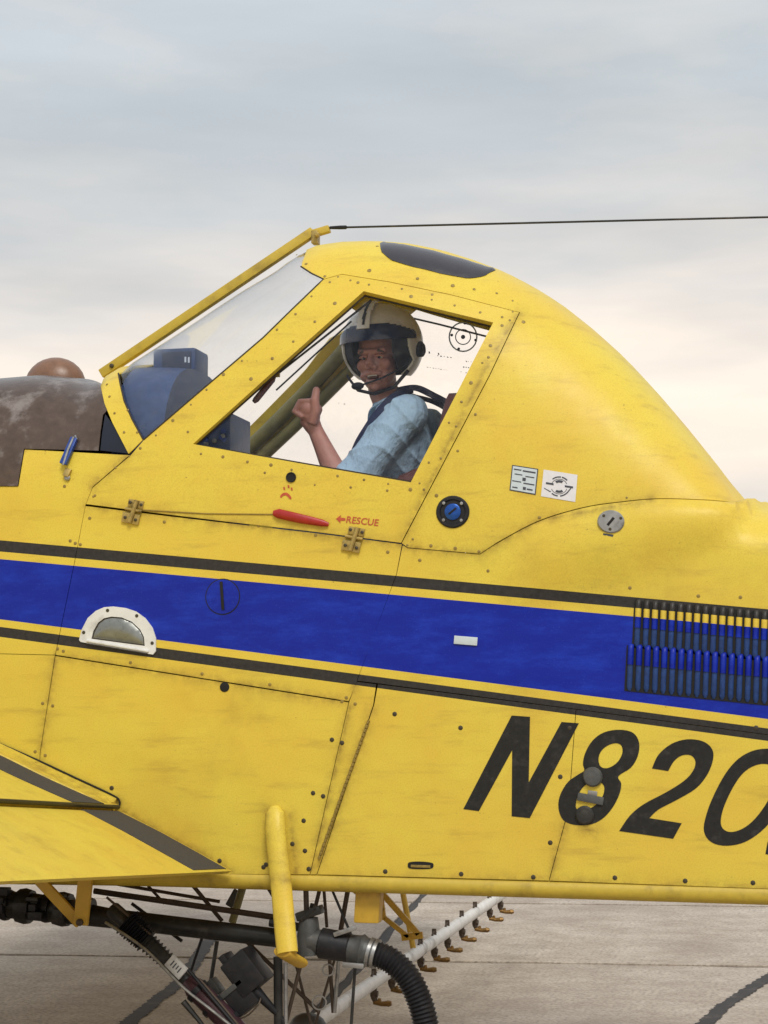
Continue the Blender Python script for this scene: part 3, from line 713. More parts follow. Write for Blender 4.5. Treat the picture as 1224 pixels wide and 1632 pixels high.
wr = MB(); wr.tube([wire_a + wd * .01, wire_a + wd * .05, wire_a + wd * .075, wire_a + wd * .08], [.006, .008, .008, .004], 10); wr.mk('turnbuckle', M['rubber'], AP)

# roof light, tinted
lo_px = [(601, 400), (606, 409), (625, 418), (660, 427), (700, 437), (745, 446), (770, 447), (783, 440)]
lo_xs = np.array([near_xs(*p) for p in lo_px]); x0, x1 = lo_xs[:, 0].min() - .004, lo_xs[:, 0].max() + .004
def roof_light():
    n, m = 36, 12; V = []; 
    for i in range(n + 1):
        t = i / n; x = x0 + (x1 - x0) * t
        e = max(0, 1 - (2 * abs(t - .5)) ** 5) ** .5
        sl = np.interp(x, lo_xs[:, 0], lo_xs[:, 1]); sh = min(sl + .140, SR - .06); mid_ = (sl + sh) / 2; hw = (sh - sl) / 2
        for k in range(m + 1):
            q = -1 + 2 * k / m; s = mid_ + q * hw * max(e, .02)
            h = .010 * max(0, 1 - abs(q) ** 2.4) * e ** .6 + .002
            V.append(surf(x, s) + normal(x, s) * (h + .003))
    F = [(i * (m + 1) + k, i * (m + 1) + k + 1, (i + 1) * (m + 1) + k + 1, (i + 1) * (m + 1) + k) for i in range(n) for k in range(m)]
    o = mk('roof_light', V, [f[::-1] for f in F], M['tint'], AP, 60); tag(o, 'dark tinted overhead window in the canopy roof')
roof_light()
# amber hump on the cowl
hm = MB(); c = at(88, 612, HW); hm.ball(c, (.126, .09, .108), None, 14, 22); v = np.array(hm.v); o = hm.mk('hump_light', M['amber'], AP)
tag(o, 'brown domed hump on top of the cowl'); rg = MB(); rg.lathe(c + np.array((0, 0, .003)), (1, 0, 0), (0, 1, 0), (0, 0, 1), [(.134, -.04), (.134, -.022), (.126, -.012)], 28, 1, .70); rg.mk('base_ring', M['seal'], o)

# ------------------------------------------------------------------ livery: registration and small print
def zp(L, ox, oy, k): return [(ox + a / k, oy + b / k) for a, b in L]
def decal(name, poly, mat_, parent, holes=(), off=.0014, step=8, thick=.0012, g=.05): return panel(name, poly, mat_, parent, holes, step=step, off=off, thick=thick, gap=0, g=g)
def uniq(q):
    o = []
    for p in q:
        if not o or math.hypot(p[0] - o[-1][0], p[1] - o[-1][1]) > .15: o.append(p)
    return o
Zq = lambda L, sm=False: (lambda q: uniq(smooth_line(q, 4, True)) if sm else q)(zp(L, 720, 1100, 2.4286))
reg = []
reg.append(decal('registration_letter', Zq([(45, 460), (232, 98), (303, 103), (298, 357), (425, 123), (492, 128), (302, 495), (232, 488), (234, 232), (105, 468)]), M['black'], AP))
reg.append(decal('registration_letter', Zq([(508, 285), (516, 245), (545, 195), (590, 163), (650, 153), (702, 165), (725, 203), (720, 255), (693, 300), (645, 333), (656, 362), (648, 405), (620, 458), (580, 500), (530, 521), (470, 520), (430, 500), (413, 455), (420, 405), (450, 355), (492, 325), (513, 310)], True), M['black'], AP,
    [Zq([(568, 268), (577, 238), (602, 215), (635, 205), (657, 215), (660, 245), (640, 280), (605, 301), (577, 296)], True), Zq([(480, 450), (492, 400), (520, 365), (560, 352), (588, 368), (588, 400), (570, 432), (535, 458), (498, 466)], True)]))
K = lambda *p: [p, p, p]
reg.append(decal('registration_letter', Zq(K(775, 303) + [(800, 250), (850, 208), (910, 190), (970, 197), (1006, 225), (1012, 265), (990, 325), (945, 380), (870, 425), (800, 462)] + K(765, 495) + K(890, 515) + K(857, 575) + K(648, 545) + [(690, 485), (745, 440), (830, 395), (900, 350), (935, 310), (943, 275), (925, 252), (890, 253), (860, 275)] + K(838, 313), True), M['black'], AP))
reg.append(decal('registration_letter', Zq([(976, 545), (986, 480), (1015, 405), (1060, 322), (1110, 265), (1170, 233), (1235, 227), (1290, 245), (1322, 290), (1310, 360), (1272, 450), (1215, 530), (1140, 585), (1065, 602), (1005, 588)], True), M['black'], AP,
    [Zq([(1042, 520), (1047, 472), (1072, 408), (1110, 342), (1150, 303), (1200, 285), (1245, 295), (1258, 330), (1240, 395), (1200, 465), (1150, 520), (1100, 546), (1062, 545)], True)]))
reg.append(decal('registration_letter', Zq([(1214, 634), (1222, 590), (1390, 270), (1455, 279), (1280, 645)]), M['black'], AP))
def text(s, px, py, hpx, ang, mat_, name, parent, off=.0012):
    cu = bpy.data.curves.new('t', 'FONT'); cu.body = s; cu.size = 1.0; cu.align_x = 'LEFT'; cu.offset = .012; cu.shear = .1; cu.resolution_u = 3
    ob = bpy.data.objects.new('t', cu); COL.objects.link(ob); dg = bpy.context.evaluated_depsgraph_get()
    me = bpy.data.meshes.new_from_object(ob.evaluated_get(dg)); k = hpx / .73
    ca, sa = math.cos(ang), math.sin(ang)
    V = [near(px + (v.co.x * ca + v.co.y * sa) * k, py + (v.co.x * sa - v.co.y * ca) * k, off) for v in me.vertices]
    F = [tuple(p.vertices) for p in me.polygons]
    bpy.data.objects.remove(ob); bpy.data.meshes.remove(me); bpy.data.curves.remove(cu)
    return mk(name, V, F, mat_, parent, smooth=False)
text('RESCUE', 551, 833, 11, R(6), M['redtxt'], 'rescue_lettering', door, .0056)
decal('rescue_arrow', [(536, 827), (544, 821), (543, 825), (551, 826), (551, 830), (543, 830), (543, 834)], M['redtxt'], door, off=.0056, step=4)
decal('red_mark', smooth_line([(447, 791), (452, 786), (459, 786), (465, 793), (463, 796), (457, 790), (451, 791), (449, 794)], 3, True), M['redtxt'], door, off=.0056, step=4)
for a, b in ((452, 776), (459, 773), (464, 777)): decal('red_mark', [(a, b), (a + 2.5, b + .5), (a + 3, b + 5), (a + .4, b + 4.6)], M['redtxt'], door, off=.0056, step=3)

# ------------------------------------------------------------------ small hardware on the skin
def lathe_on(name, px, py, prof, mat_, parent, seg=20, su=1, sv_=1, off=.0, sharp=35):
    p, u, v, n = frame_at(px, py, off); m = MB(); m.lathe(p, u, v, n, [(r * M_PX, h) for r, h in prof], seg, su, sv_); return m.mk(name, mat_, parent, sharp)
def bar_on(name, p0, p1, wpx, h, mat_, parent, off=0.0, bev=.0012):
    a, b = near(*p0), near(*p1); p, u, v, n = frame_at((p0[0] + p1[0]) / 2, (p0[1] + p1[1]) / 2, off)
    d = b - a; L = np.linalg.norm(d); d = d / L; d -= n * (d @ n); d /= np.linalg.norm(d); m = MB()
    m.box(p + n * h, d, np.cross(n, d), n, L / 2, wpx * M_PX / 2, h, bev); return m.mk(name, mat_, parent)
# landing light with half round white frame
Lz = lambda L: zp(L, 100, 940, 6.12)
outer = Lz([(165, 490), (190, 390), (250, 275), (330, 205), (410, 170), (500, 163), (620, 178), (720, 212), (810, 277), (880, 370), (913, 470), (912, 600), (885, 632), (600, 590), (350, 545), (180, 508)])
inner = Lz([(285, 478), (303, 405), (350, 322), (410, 277), (480, 262), (580, 270), (680, 312), (760, 387), (798, 460), (806, 548), (500, 508)])
ll = panel('landing_light', outer, M['white'], AP, [inner], step=5, thick=.006, off=.0065, gap=0, g=.02); tag(ll, 'white half round frame of the recessed side light')
decal('light_recess', inset(inner, -1.0), M['seal'], ll, off=.0022, step=6)
px_in = inset(inner, 2.0); pc = np.mean(px_in, 0)
V, F = tri(dens(px_in, 4), [], 3.0, 3.0); ed = edge_dist(px_in, V)
V3 = np.array([near(a, b, .003 + .012 * (1 - math.exp(-e / 9))) for (a, b), e in zip(V, ed)]); mk('lens', V3, F, M['lamp'], ll, 60)
bar_on('sill', (139, 1021), (238, 1038), 3.2, .004, M['white'], ll, .006); bar_on('sill', (140, 1026), (236, 1042), 1.6, .003, M['seal'], ll, .0065)
for a, b in ((134.5, 1008), (172.5, 973), (219, 981.5), (243.5, 1025)): lathe_on('screw', a, b, [(2.9, 0), (2.9, .0012), (1.6, .002)], M['screwd'], ll, 10, off=.0065)
# fuel caps and their placards
cap = lathe_on('fuel_cap', 722, 816, [(27, -.002), (27, .006), (25, .010), (21, .010), (19.5, .004), (14, .004)], M['rubber'], AP, 32, 1, .96); tag(cap, 'blue slotted fuel filler cap in a black ring')
lathe_on('cap_centre', 722, 816, [(13, .003), (13, .0085), (11, .0105), (3, .011)], M['bluecap'], cap, 24); bar_on('slot', (716, 820), (728, 810), 3, .0012, M['dark'], cap, .0105, .0004)
for k in range(4):
    t = k * math.pi / 2 + .8; lathe_on('screw', 722 + 20 * math.cos(t), 816 + 19 * math.sin(t), [(2.6, .006), (2.6, .0115), (1.5, .012)], M['steel'], cap, 8)
decal('cap_placard', [(708.5, 841.5), (726, 844), (725, 851), (708, 848.5)], M['print'], AP, step=5)
lip_c = .032
def rear_off(px, py): x, s = near_xs(px, py); return float(lip(np.array([x]), np.array([s]))[0])
ro = rear_off(975, 833)
cap = lathe_on('oil_cap', 975, 833, [(21, -.004), (21, .005), (19, .009), (4, .0095)], M['steel'], AP, 28, 1, .86, off=ro); tag(cap, 'silver slotted service cap on the rear shell')
bar_on('slot', (970, 839), (980, 827), 4, .0012, M['dark'], cap, ro + .0092, .0004)
for a, b in ((964, 824), (991, 828), (974, 845)): lathe_on('screw', a, b, [(2.5, .006), (2.5, .0105), (1.3, .011)], M['screwd'], cap, 8, off=ro)
decal('cap_placard', [(963, 851), (979.5, 853.5), (978, 857), (962.5, 854)], M['print'], AP, off=ro + .003, step=4)
# two maintenance placards
Pz = lambda L: zp(L, 780, 720, 4.708)
q = Pz([(172, 100), (368, 130), (348, 325), (152, 290)]); p1 = decal('placard', q, M['print'], AP, off=.0045, step=10); q2 = inset(q, 1.6); decal('placard_face', q2, M['plac'], p1, off=.0055, step=10)
def quad_marks(q, specs, parent, off):
    q = [np.array(a) for a in q]
    for (u0, v0, u1, v1) in specs:
        f = lambda u, v: tuple((q[0] * (1 - u) + q[1] * u) * (1 - v) + (q[3] * (1 - u) + q[2] * u) * v)
        decal('print_line', [f(u0, v0), f(u1, v0), f(u1, v1), f(u0, v1)], M['print'], parent, off=off, step=20, thick=.0004)
quad_marks(q2, [(.05, .10, .36, .15), (.42, .11, .95, .17), (.1, .30, .42, .34), (.55, .33, .92, .37), (.44, .42, .58, .55), (.03, .60, .40, .64), (.5, .62, .95, .67), (.06, .86, .28, .91), (.5, .80, .62, .92), (.66, .84, .9, .9)], p1, .0063)
q = Pz([(408, 135), (662, 175), (645, 378), (388, 335)]); p2_ = decal('placard', q, M['placw'], AP, off=.0045, step=10)
cx, cy = Pz([(525, 262)])[0]
def arc(r0, r1, a0, a1, sy=.92): 
    A = np.linspace(R(a0), R(a1), 10); return [(cx + r0 * math.cos(t), cy - sy * r0 * math.sin(t)) for t in A] + [(cx + r1 * math.cos(t), cy - sy * r1 * math.sin(t)) for t in A[::-1]]
for r0, r1, a0, a1 in ((15.5, 17.5, 40, 75), (15.5, 17.5, 80, 130), (7, 11, 55, 125), (7, 11, 235, 305), (15.5, 17.5, 225, 262), (15.5, 17.5, 275, 320), (12.5, 13.3, 20, 160), (12.5, 13.3, 200, 340)):
    decal('emblem_arc', arc(r0, r1, a0, a1), M['print'], p2_, off=.0055, step=6, thick=.0004)
for a in ([(-21, -7), (-9, -5), (-9, -2), (-21, -4)], [(9, -2), (22, 0), (22, 3), (9, 1)], [(22, 0), (13, 11), (11.5, 10), (20, 0)], [(-24, 2), (-13, 8), (-14, 9), (-24, 3.2)]): decal('emblem_bar', [(cx + x, cy + y) for x, y in a], M['print'], p2_, off=.0055, step=8, thick=.0004)
# toggle latch ahead of the bow
p, u, v, n = frame_at(112, 728, .004); lt = MB()
a, b = near(121, 700, .012), near(104, 742, .02); d = (b - a); L = np.linalg.norm(d); d /= L; lt.box((a + b) / 2, d, np.cross(n, d), n, L / 2, .014, .009, .003); lo = lt.mk('toggle_latch', M['latch'], AP)
lt = MB(); lt.tube([near(121, 700, .02), near(113, 720, .026), near(105, 744, .027)], .0045, 8); lt.tube([near(121, 696, .006), near(125, 702, .014), near(119, 708, .014)], .005, 8); lt.mk('lever', M['steel'], lo)
lt = MB(); c = near(108.5, 754, .007); lt.box(c, d, np.cross(n, d), n, .016, .012, .007, .002); lt.mk('catch', M['hinge'], lo); lathe_on('bolt', 108, 762, [(5, 0), (5, .008), (3, .011)], M['steel'], lo, 10)
# door hinges
for hx, hy in ((213, 814), (564, 858)):
    p, u, v, n = frame_at(hx, hy, .006); ang = -.09; u2 = u * math.cos(ang) + v * math.sin(ang); v2 = np.cross(n, u2)
    h = MB(); 
    for sx_ in (-1, 1): h.box(p + u2 * sx_ * .019 + v2 * .026 + u2 * .006, u2, v2, n, .011, .014, .003, .001)
    h.box(p - v2 * .030 - u2 * .003, u2, v2, n, .034, .019, .003, .0015)
    ho = h.mk('door_hinge', M['hinge'], AP); h = MB(); h.tube([p + u2 * .010 + v2 * .040 + n * .006, p - u2 * .002 - v2 * .045 + n * .008], .0085, 10); h.tube([p - u2 * .03 + v2 * .002 + n * .004, p + u2 * .035 + v2 * .002 + n * .004], .006, 10); h.mk('knuckle', M['hinge'], ho)
    for du, dv in ((-.016, .028), (.028, .026), (-.024, -.03), (.018, -.032)):
        h = MB(); h.lathe(p + u2 * du + v2 * dv + n * .003, u2, v2, n, [(.006, 0), (.006, .003), (.003, .0045)], 10); h.mk('screw', M['screwd'], ho)
# red emergency handle and door skin crease
hd = MB(); pts_ = [near(437, 818, .012), near(445, 819, .014), near(480, 827, .014), near(515, 834, .013), near(525, 836.5, .012)]; hd.tube(pts_, [.009, .0175, .017, .0125, .007], 12, flat=.55, ref=(0, 0, 1)); rh = hd.mk('rescue_handle', M['red'], AP); tag(rh, 'red emergency release handle on the door')
gr = MB(); gr.tube([near(226, 813, .006), near(330, 819, .006), near(438, 820, .006)], .0022, 6); gr.mk('door_crease', M['screw'], AP)  # door skin crease; its shade is put in as a thin dark rod
# dark holes and covers
ho_ = lathe_on('lock_hole', 464.5, 761, [(8.5, -.001), (8.5, .0045), (7, .0055), (5.5, .003)], M['dark'], door, 16, off=.004)
lathe_on('drain_hole', 358, 1095, [(8, -.001), (8, .002), (6.5, .003)], M['dark'], AP, 16)
cv = lathe_on('round_cover', 355, 951, [(28, -.001), (28, .0026), (26.5, .0032), (4, .0034)], M['liv'], AP, 32); lathe_on('cover_rim', 355, 951, [(29.6, -.001), (29.6, .0012), (28.2, .0014)], M['dark'], cv, 32)
bar_on('cover_slot', (353, 927), (356, 972), 5, .0016, M['dark'], cv, .0034, .0005)
pl = bar_on('reflector', (724, 1019.5), (761, 1022.5), 13, .003, M['plac'], AP, 0, .001); tag(pl, 'small pale reflector plate set in the blue stripe')
sl = decal('slot_opening', smooth_line([(650, 1379), (653, 1374), (671, 1373), (688, 1375), (691, 1379), (688, 1384), (671, 1385), (653, 1384)], 3, True), M['dark'], AP, step=4, off=.002); bar_on('slot_bar', (655, 1380), (686, 1381), 4, .0012, M['screw'], sl, .0022, .0003)
# knobs on the registration figure
kn = lathe_on('vent_knob', 945, 1238, [(15, -.001), (15.5, .010), (13, .018), (6, .020)], M['alu'], AP, 18); tag(kn, 'silver round vent knob')
kb = bar_on('vent_bracket', (921, 1269), (962, 1277), 12, .005, M['alu'], AP); bar_on('bracket_tab', (937, 1263), (952, 1265), 7, .003, M['steel'], kb)
lathe_on('vent_knob', 932, 1299, [(14.5, -.001), (14.5, .008), (12, .013), (5, .014)], M['pipe'], AP, 18)
# step strut on the flank
st = MB(); P = [near(438, 1286, .004), near(440, 1296, .016), near(443, 1330, .030), at(449, 1420, -.06), at(454, 1480, -.10), at(458, 1519, -.125)]
st.tube(P, [.018, .035, .038, .038, .038, .038], 18, flat=.6, ref=(1, 0, 0)); so_ = st.mk('boarding_step', M['yel'], AP); tag(so_, 'yellow boarding step strut on the flank')
sc = MB(); c = at(449, 1517, -.13); ddir = np.array((-.25, -.75, .35)); ddir /= np.linalg.norm(ddir); sc.lathe(c, np.cross((0, 0, 1), ddir) / np.linalg.norm(np.cross((0, 0, 1), ddir)), (0, 0, 1), ddir, [(.036, -.12), (.036, -.004), (.033, 0)], 20, 1, .55); sc.mk('step_tread', M['hinge'] if 0 else M['yel_dirty'], so_)
# louvres: raised hoods; slot shade painted as a dark sheet and dark blades
def louvre_mesh(hood, tot):
    w, d = 4.8 * M_PX, .014; n = 6; V = []; h, T = hood * M_PX, tot * M_PX
    rows = [(0, .10, .8), (-.08 * h, .62, 1), (-.25 * h, .95, 1), (-.6 * h, 1, 1), (-h, .9, .98)]
    for z, k, ww in rows:
        for i in range(n + 1):
            t = math.pi * i / n; V.append((-w * ww * math.cos(t), -d * k * math.sin(t), z))
    F = [(i * (n + 1) + k, (i + 1) * (n + 1) + k, (i + 1) * (n + 1) + k + 1, i * (n + 1) + k + 1) for i in range(len(rows) - 1) for k in range(n)]
    hoodm = mesh('louvre_hood', V, F, M['liv'], np.zeros(3), 60)
    fm = MB(); fm.tube([(0, -.002, -h * .8), (0, -.004, -T * .9), (0, -.001, -T * .97)], [w * .85, w * .85, w * .4], 8, flat=.6, ref=(1, 0, 0)); finm = mesh('louvre_blade', fm.v, fm.f, M['fin'], np.zeros(3), 60)
    return hoodm, finm
lv1, lv2 = louvre_mesh(44, 76), louvre_mesh(32, 74)
def bank(xy0, top, hpx, me):
    q = [(xy0 - 7, top + 2), (1420, top + 2 + .090 * (1420 - xy0)), (1416, top + .105 * (1420 - xy0) + hpx), (xy0 - 11, top + hpx)]
    pl = decal('louvre_slot_shade', q, M['dark'], AP, off=.0022, step=20); x = xy0
    while x < 1412:
        p, u, v, n = frame_at(x, top + .092 * (x - xy0), .001)
        for nm_, m_ in zip(('louvre_hood', 'louvre_blade'), me):
            o = link(nm_, m_, pl, p); o.rotation_euler = (0, R(3.0), 0)
        x += 13.4
bank(1018, 955, 77, lv1); bank(1006, 1026, 75, lv2)
# rivets and fasteners
rv = MB(); rvd = MB()
def rivet(m, px, py, r=2.5, off=.004, h=.0016): p, u, v, n = frame_at(px, py, off); m.lathe(p, u, v, n, [(r * M_PX, -.001), (r * M_PX, h * .4), (r * .55 * M_PX, h)], 7)
def row(pts, step, r=2.4, off=.004, m=None, jit=1.2):
    for a, b in dens(pts, step, False):
        if random.random() < .88: rivet(m or rv, a + random.uniform(-2.5, 2.5), b + random.uniform(-2, 2), r * random.uniform(.7, 1.45), off)
row([(222, 716), (330, 622), (440, 527), (527, 449)], 34); row([(300, 690), (400, 603), (500, 515), (570, 452)], 36)
row([(590, 456), (690, 480), (800, 507)], 32); row([(560, 446), (640, 460), (740, 482), (815, 500)], 44)
row([(798, 520), (735, 640), (668, 772)], 33); row([(812, 512), (750, 630), (676, 780)], 46)
row([(320, 722), (430, 742), (540, 760), (655, 779)], 31); row([(420, 752), (500, 772), (620, 783)], 48)
row([(160, 766), (205, 728)], 22); row([(150, 790), (150, 792)], 30)
row([(472, 409), (500, 436), (538, 443)], 18, 2.2, .003); row([(600, 392), (590, 400)], 12, 2.2, .003)
row([(590, 432), (640, 440), (720, 455), (790, 470), (818, 482)], 26, 2.6, .003)
row([(835, 512), (790, 605), (730, 720), (660, 858)], 58, 2.4, .003)
row([(650, 868), (765, 878)], 34, 2.2, .003); row([(800, 855), (860, 824), (930, 803), (1000, 795)], 42, 2.2, .003)
for a, b in ((176, 634), (184, 660), (199, 690), (172, 615), (220, 690), (205, 655)): rivet(rv, a, b, 2.2, .008)
for a, b in ((120, 866), (112, 862), (128, 868), (92, 1034), (101, 1038), (208, 1056), (322, 1074), (430, 1091), (68, 1121), (84, 1125), (56, 1198), (72, 1204), (103, 775), (143, 826), (262, 832), (412, 838), (503, 853), (618, 880), (669, 893), (778, 910), (890, 922), (982, 910), (1004, 937), (1113, 950), (1180, 952), (552, 1112), (566, 1122), (545, 1118)): rivet(rv, a, b, 3.0, .0)
for a, b in ((629, 1138), (734, 1160), (529, 1179), (545, 1184), (499, 1264), (515, 1269), (484, 1308), (486, 1356), (492, 1385), (614, 1389), (735, 1393), (850, 1398), (980, 1399), (1092, 1404), (1200, 1407), (893, 1238), (877, 1343), (908, 1160), (178, 1256), (350, 1372), (424, 1378), (420, 1382), (1205, 1160), (466, 1345)): rivet(rvd, a, b, 3.9, .0, .0025)
tag(rv.mk('rivets', M['screw'], AP), kind='stuff'); tag(rvd.mk('fasteners', M['screwd'], AP), kind='stuff')
# piano hinge line
ph = MB()
L_ = dens([(588, 1148), (508, 1370)], 7, False)
for i, (a, b) in enumerate(L_[:-1]):
    a2_, b2_ = L_[i + 1]; ph.tube([near(a, b, .002), near(a + (a2_ - a) * .8, b + (b2_ - b) * .8, .002)], .0055 + .0008 * (i % 2), 6)
ph.mk('piano_hinge', M['screw'], AP)

# ------------------------------------------------------------------ cockpit
xb0, xb1 = near_xs(172, 655)[0], at(322, 610, HW)[0]; ztop = zr(near_xs(175, 640)[0]) - .022; zlo = at(300, 760, .1)[2]
rings = []
for i in range(7):
    x = xb0 + (xb1 - xb0) * i / 6; r = []; zt = ztop - .012 * (i / 6) ** 2
    for k in range(25):
        th = math.pi * k / 24; c, s = math.cos(th), math.sin(th)
        r.append((x, HW - .46 * math.copysign(abs(c) ** (2 / 2.6), c), zlo + (zt - zlo) * max(s, 0) ** (2 / 2.6)))
    rings.append(r)
coam = loft('instrument_coaming', rings, M['dash'], sharp=40)
pd = MB(); c = (at(252, 562, HW) + at(325, 608, HW)) / 2
pd.box(c, (1, 0, 0), (0, 1, 0), (0, 0, 1), .089, .085, .062, .014); pod = pd.mk('instrument_pod', M['dash'], AP)
pf = MB(); pf.box(c + np.array((.012, -.087, .0)), (1, 0, 0), (0, 0, 1), (0, 1, 0), .060, .046, .003, .002); pf.mk('display', M['dashd'], pod)
for dx, dz in ((.050, .012), (.064, .010), (.040, -.045), (.055, -.042), (.066, -.050)):
    pm = MB(); pm.box(c + np.array((dx, -.091, dz)), (1, 0, 0), (0, 0, 1), (0, 1, 0), .0035, .011, .001); pm.mk('digit_mark', M['mark'], pod)
ip = MB(); a, b = at(300, 720, .16), at(366, 656, .16)
ip.box(((a[0] + b[0]) / 2, .30, (a[2] + b[2]) / 2 - .16), (1, 0, 0), (0, 1, 0), (0, 0, 1), (b[0] - a[0]) / 2, .13, (b[2] - a[2]) / 2 + .16, .008)
ipo = ip.mk('instrument_panel', M['dash'], AP)
for k in range(9):
    q = at(random.uniform(318, 358), random.uniform(684, 714), .158); m_ = MB(); m_.lathe(q, (1, 0, 0), (0, 0, 1), (0, -1, 0), [(.009, -.004), (.009, .003), (.004, .004)], 10); m_.mk('knob', M['steel'] if k % 2 else M['latch'], ipo)
# roll cage tubes, far ones covering the pillar in its shaded tone; stay rods
def mir(p): return np.array((p[0], 2 * HW - p[1], p[2]))
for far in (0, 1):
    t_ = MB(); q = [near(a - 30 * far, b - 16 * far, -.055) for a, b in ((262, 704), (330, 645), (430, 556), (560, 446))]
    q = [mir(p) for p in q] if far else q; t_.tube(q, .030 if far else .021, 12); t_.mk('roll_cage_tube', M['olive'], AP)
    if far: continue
    t_ = MB(); q = [near(*p, -.05) for p in ((565, 440), (690, 470), (800, 500))]; t_.tube(q, .014, 10); t_.mk('roll_cage_tube', M['olive'], AP)
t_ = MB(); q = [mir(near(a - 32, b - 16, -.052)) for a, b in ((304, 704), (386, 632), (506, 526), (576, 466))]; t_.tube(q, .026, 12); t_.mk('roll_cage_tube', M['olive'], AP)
t_ = MB(); t_.tube([at(592, 478, .20), at(441, 597, .12)], .0042, 8); sr = t_.mk('door_stay_rod', M['pipe'], AP)
t_ = MB(); t_.tube([at(438, 600, .12), at(434, 605, .12), at(408, 637, .11), at(404, 641, .11)], [.006, .0125, .0125, .008], 10); t_.mk('rod_grip', M['seat'], sr)
t_ = MB(); t_.box(at(442, 597, .12), (1, 0, 0), (0, 1, 0), (0, 0, 1), .009, .009, .009, .002); t_.mk('rod_clip', M['hinge'], sr)
t_ = MB(); t_.tube([at(560, 512, .30), at(440, 622, .25)], .0035, 8); t_.mk('door_stay_rod', M['pipe'], AP)
t_ = MB(); t_.tube([at(640, 503, .85), at(700, 517, .85), at(790, 540, .85)], .004, 8); t_.mk('far_window_rail', M['pipe'], AP)  # thin dark rod added for the far window's top edge
# fittings and print on the far window pane
def far_pt(px, py, inset_=.03):
    Y = 1.0
    for _ in range(40):
        P = at(px, py, Y); x, z = P[0], P[2]; t = (z - zs(x)) / (zr(x) - zs(x)); yn = 2 * HW - (0 if t <= 0 else HW * (1 - max(0, 1 - min(t, 1) ** NEXP) ** (1 / NEXP))) - inset_
        Y = .5 * Y + .5 * yn
    return at(px, py, Y)
rgm = MB(); pts_ = [far_pt(738 + 22 * math.cos(t), 537 + 23 * math.sin(t)) for t in np.linspace(0, 2 * math.pi, 25)]; rgm.tube(pts_, .0032, 8, False)
vent = rgm.mk('vent_ring', M['plac'], fdoor)
rgm = MB(); pts_ = [far_pt(738 + 12 * math.cos(t), 537 + 12 * math.sin(t)) for t in np.linspace(0, 2 * math.pi, 21)]; rgm.tube(pts_, .0022, 6, False); rgm.mk('vent_ring', M['print'], fdoor)
for a, b, r in ((738, 537, .009), (741, 515, .006), (720, 534, .006), (758, 542, .006), (731, 556, .006)):
    m_ = MB(); m_.ball(far_pt(a, b), (r, r * .6, r)); m_.mk('vent_knob', M['print'], fdoor)
pr = MB(); rr = random.Random(3)
def scribble(px, py, n, dx, h=2.2, slope=.15):
    for i in range(n):
        a = px + i * dx; b = py + slope * i * dx
        if rr.random() < .2: continue
        w = dx * rr.uniform(.2, .6); k = h * rr.uniform(.3, .7)
        q = [far_pt(a, b, .026), far_pt(a + w, b + slope * w, .026), far_pt(a + w + rr.uniform(-1, 1), b + k, .026), far_pt(a + rr.uniform(-1, 1), b + k, .026)]
        pr.add(q, [(0, 1, 2, 3)])
scribble(683, 560, 4, 5, 8); scribble(697, 566, 6, 5, 3); scribble(676, 584, 9, 4.4, 2); scribble(742, 575, 3, 4, 3); scribble(738, 584, 4, 4, 3); scribble(734, 592, 4, 4, 3)
scribble(446, 732, 8, 5, 2.4, .12); scribble(444, 738, 9, 4.6, 2.4, .12); scribble(545, 602, 5, 4, 3); scribble(532, 615, 2, 4, 6); scribble(540, 642, 3, 4, 4)
tag(pr.mk('window_print', M['print'], fdoor, smooth=False), kind='stuff')
# seat and floor
sx_ax = np.array((.26, 0, .966)); sn_ax = np.array((.966, 0, -.26))
se = MB(); cb = at(708, 770, HW); se.box(cb + sn_ax * .02, sn_ax, (0, 1, 0), sx_ax, .055, .23, .33, .04); seat = se.mk('seat_back', M['seat'], AP); tag(seat, 'maroon padded seat back behind the pilot')
s2 = MB(); s2.box(at(640, 905, HW), (1, 0, 0), (0, 1, 0), (0, 0, 1), .26, .23, .06, .035); s2.mk('seat_cushion', M['seat'], AP)
s2 = MB(); s2.tube([at(620, 800, .27), at(648, 772, .24), at(672, 764, .24), at(700, 745, .24)], [.03, .042, .045, .03], 12); s2.mk('seat_bolster', M['seat'], AP)
fl_ = MB(); fl_.box((at(600, 960, HW)[0], HW, at(600, 975, HW)[2]), (1, 0, 0), (0, 1, 0), (0, 0, 1), .75, .5, .01); fl_.mk('cockpit_floor', M['pipe'], AP)
for y in (HW - .17, HW + .17):
    p_ = MB(); c = at(640, 935, y); p_.box((c[0], y, c[2] - .05), (1, 0, 0), (0, 1, 0), (0, 0, 1), .2, .02, .05); p_.mk('seat_rail', M['steel'], AP)

# ------------------------------------------------------------------ the pilot
def fabric(name, col, sc=16, d=.02, st=.7):
    m, t, b = base(name); n = noise(t, sc, 4, .55, stretch=(1, 1, .55)); f = noise(t, 420, 2)
    c = mixc(t, noise(t, 9, 5), tuple(x * .8 for x in col), tuple(min(1, x * 1.15) for x in col)); c = mixc(t, mth(t, 'MULTIPLY', f, .25), c, tuple(x * .55 for x in col))
    t.links.new(c, b.inputs['Base Color']); b.inputs['Roughness'].default_value = .9
    bn = node(t, 'ShaderNodeBump', {'Height': n, 'Strength': st, 'Distance': d}); t.links.new(bn.outputs[0], b.inputs['Normal']); return m
def skin():
    m, t, b = base('skin'); n = noise(t, 40, 5, .6); c = mixc(t, n, (.31, .135, .115), (.50, .245, .205))
    t.links.new(c, b.inputs['Base Color']); b.inputs['Roughness'].default_value = .5; b.inputs['Subsurface Weight'].default_value = .08; b.inputs['Subsurface Radius'].default_value = (.01, .004, .002)
    bn = node(t, 'ShaderNodeBump', {'Height': noise(t, 120, 4), 'Strength': .3, 'Distance': .003}); t.links.new(bn.outputs[0], b.inputs['Normal']); return m
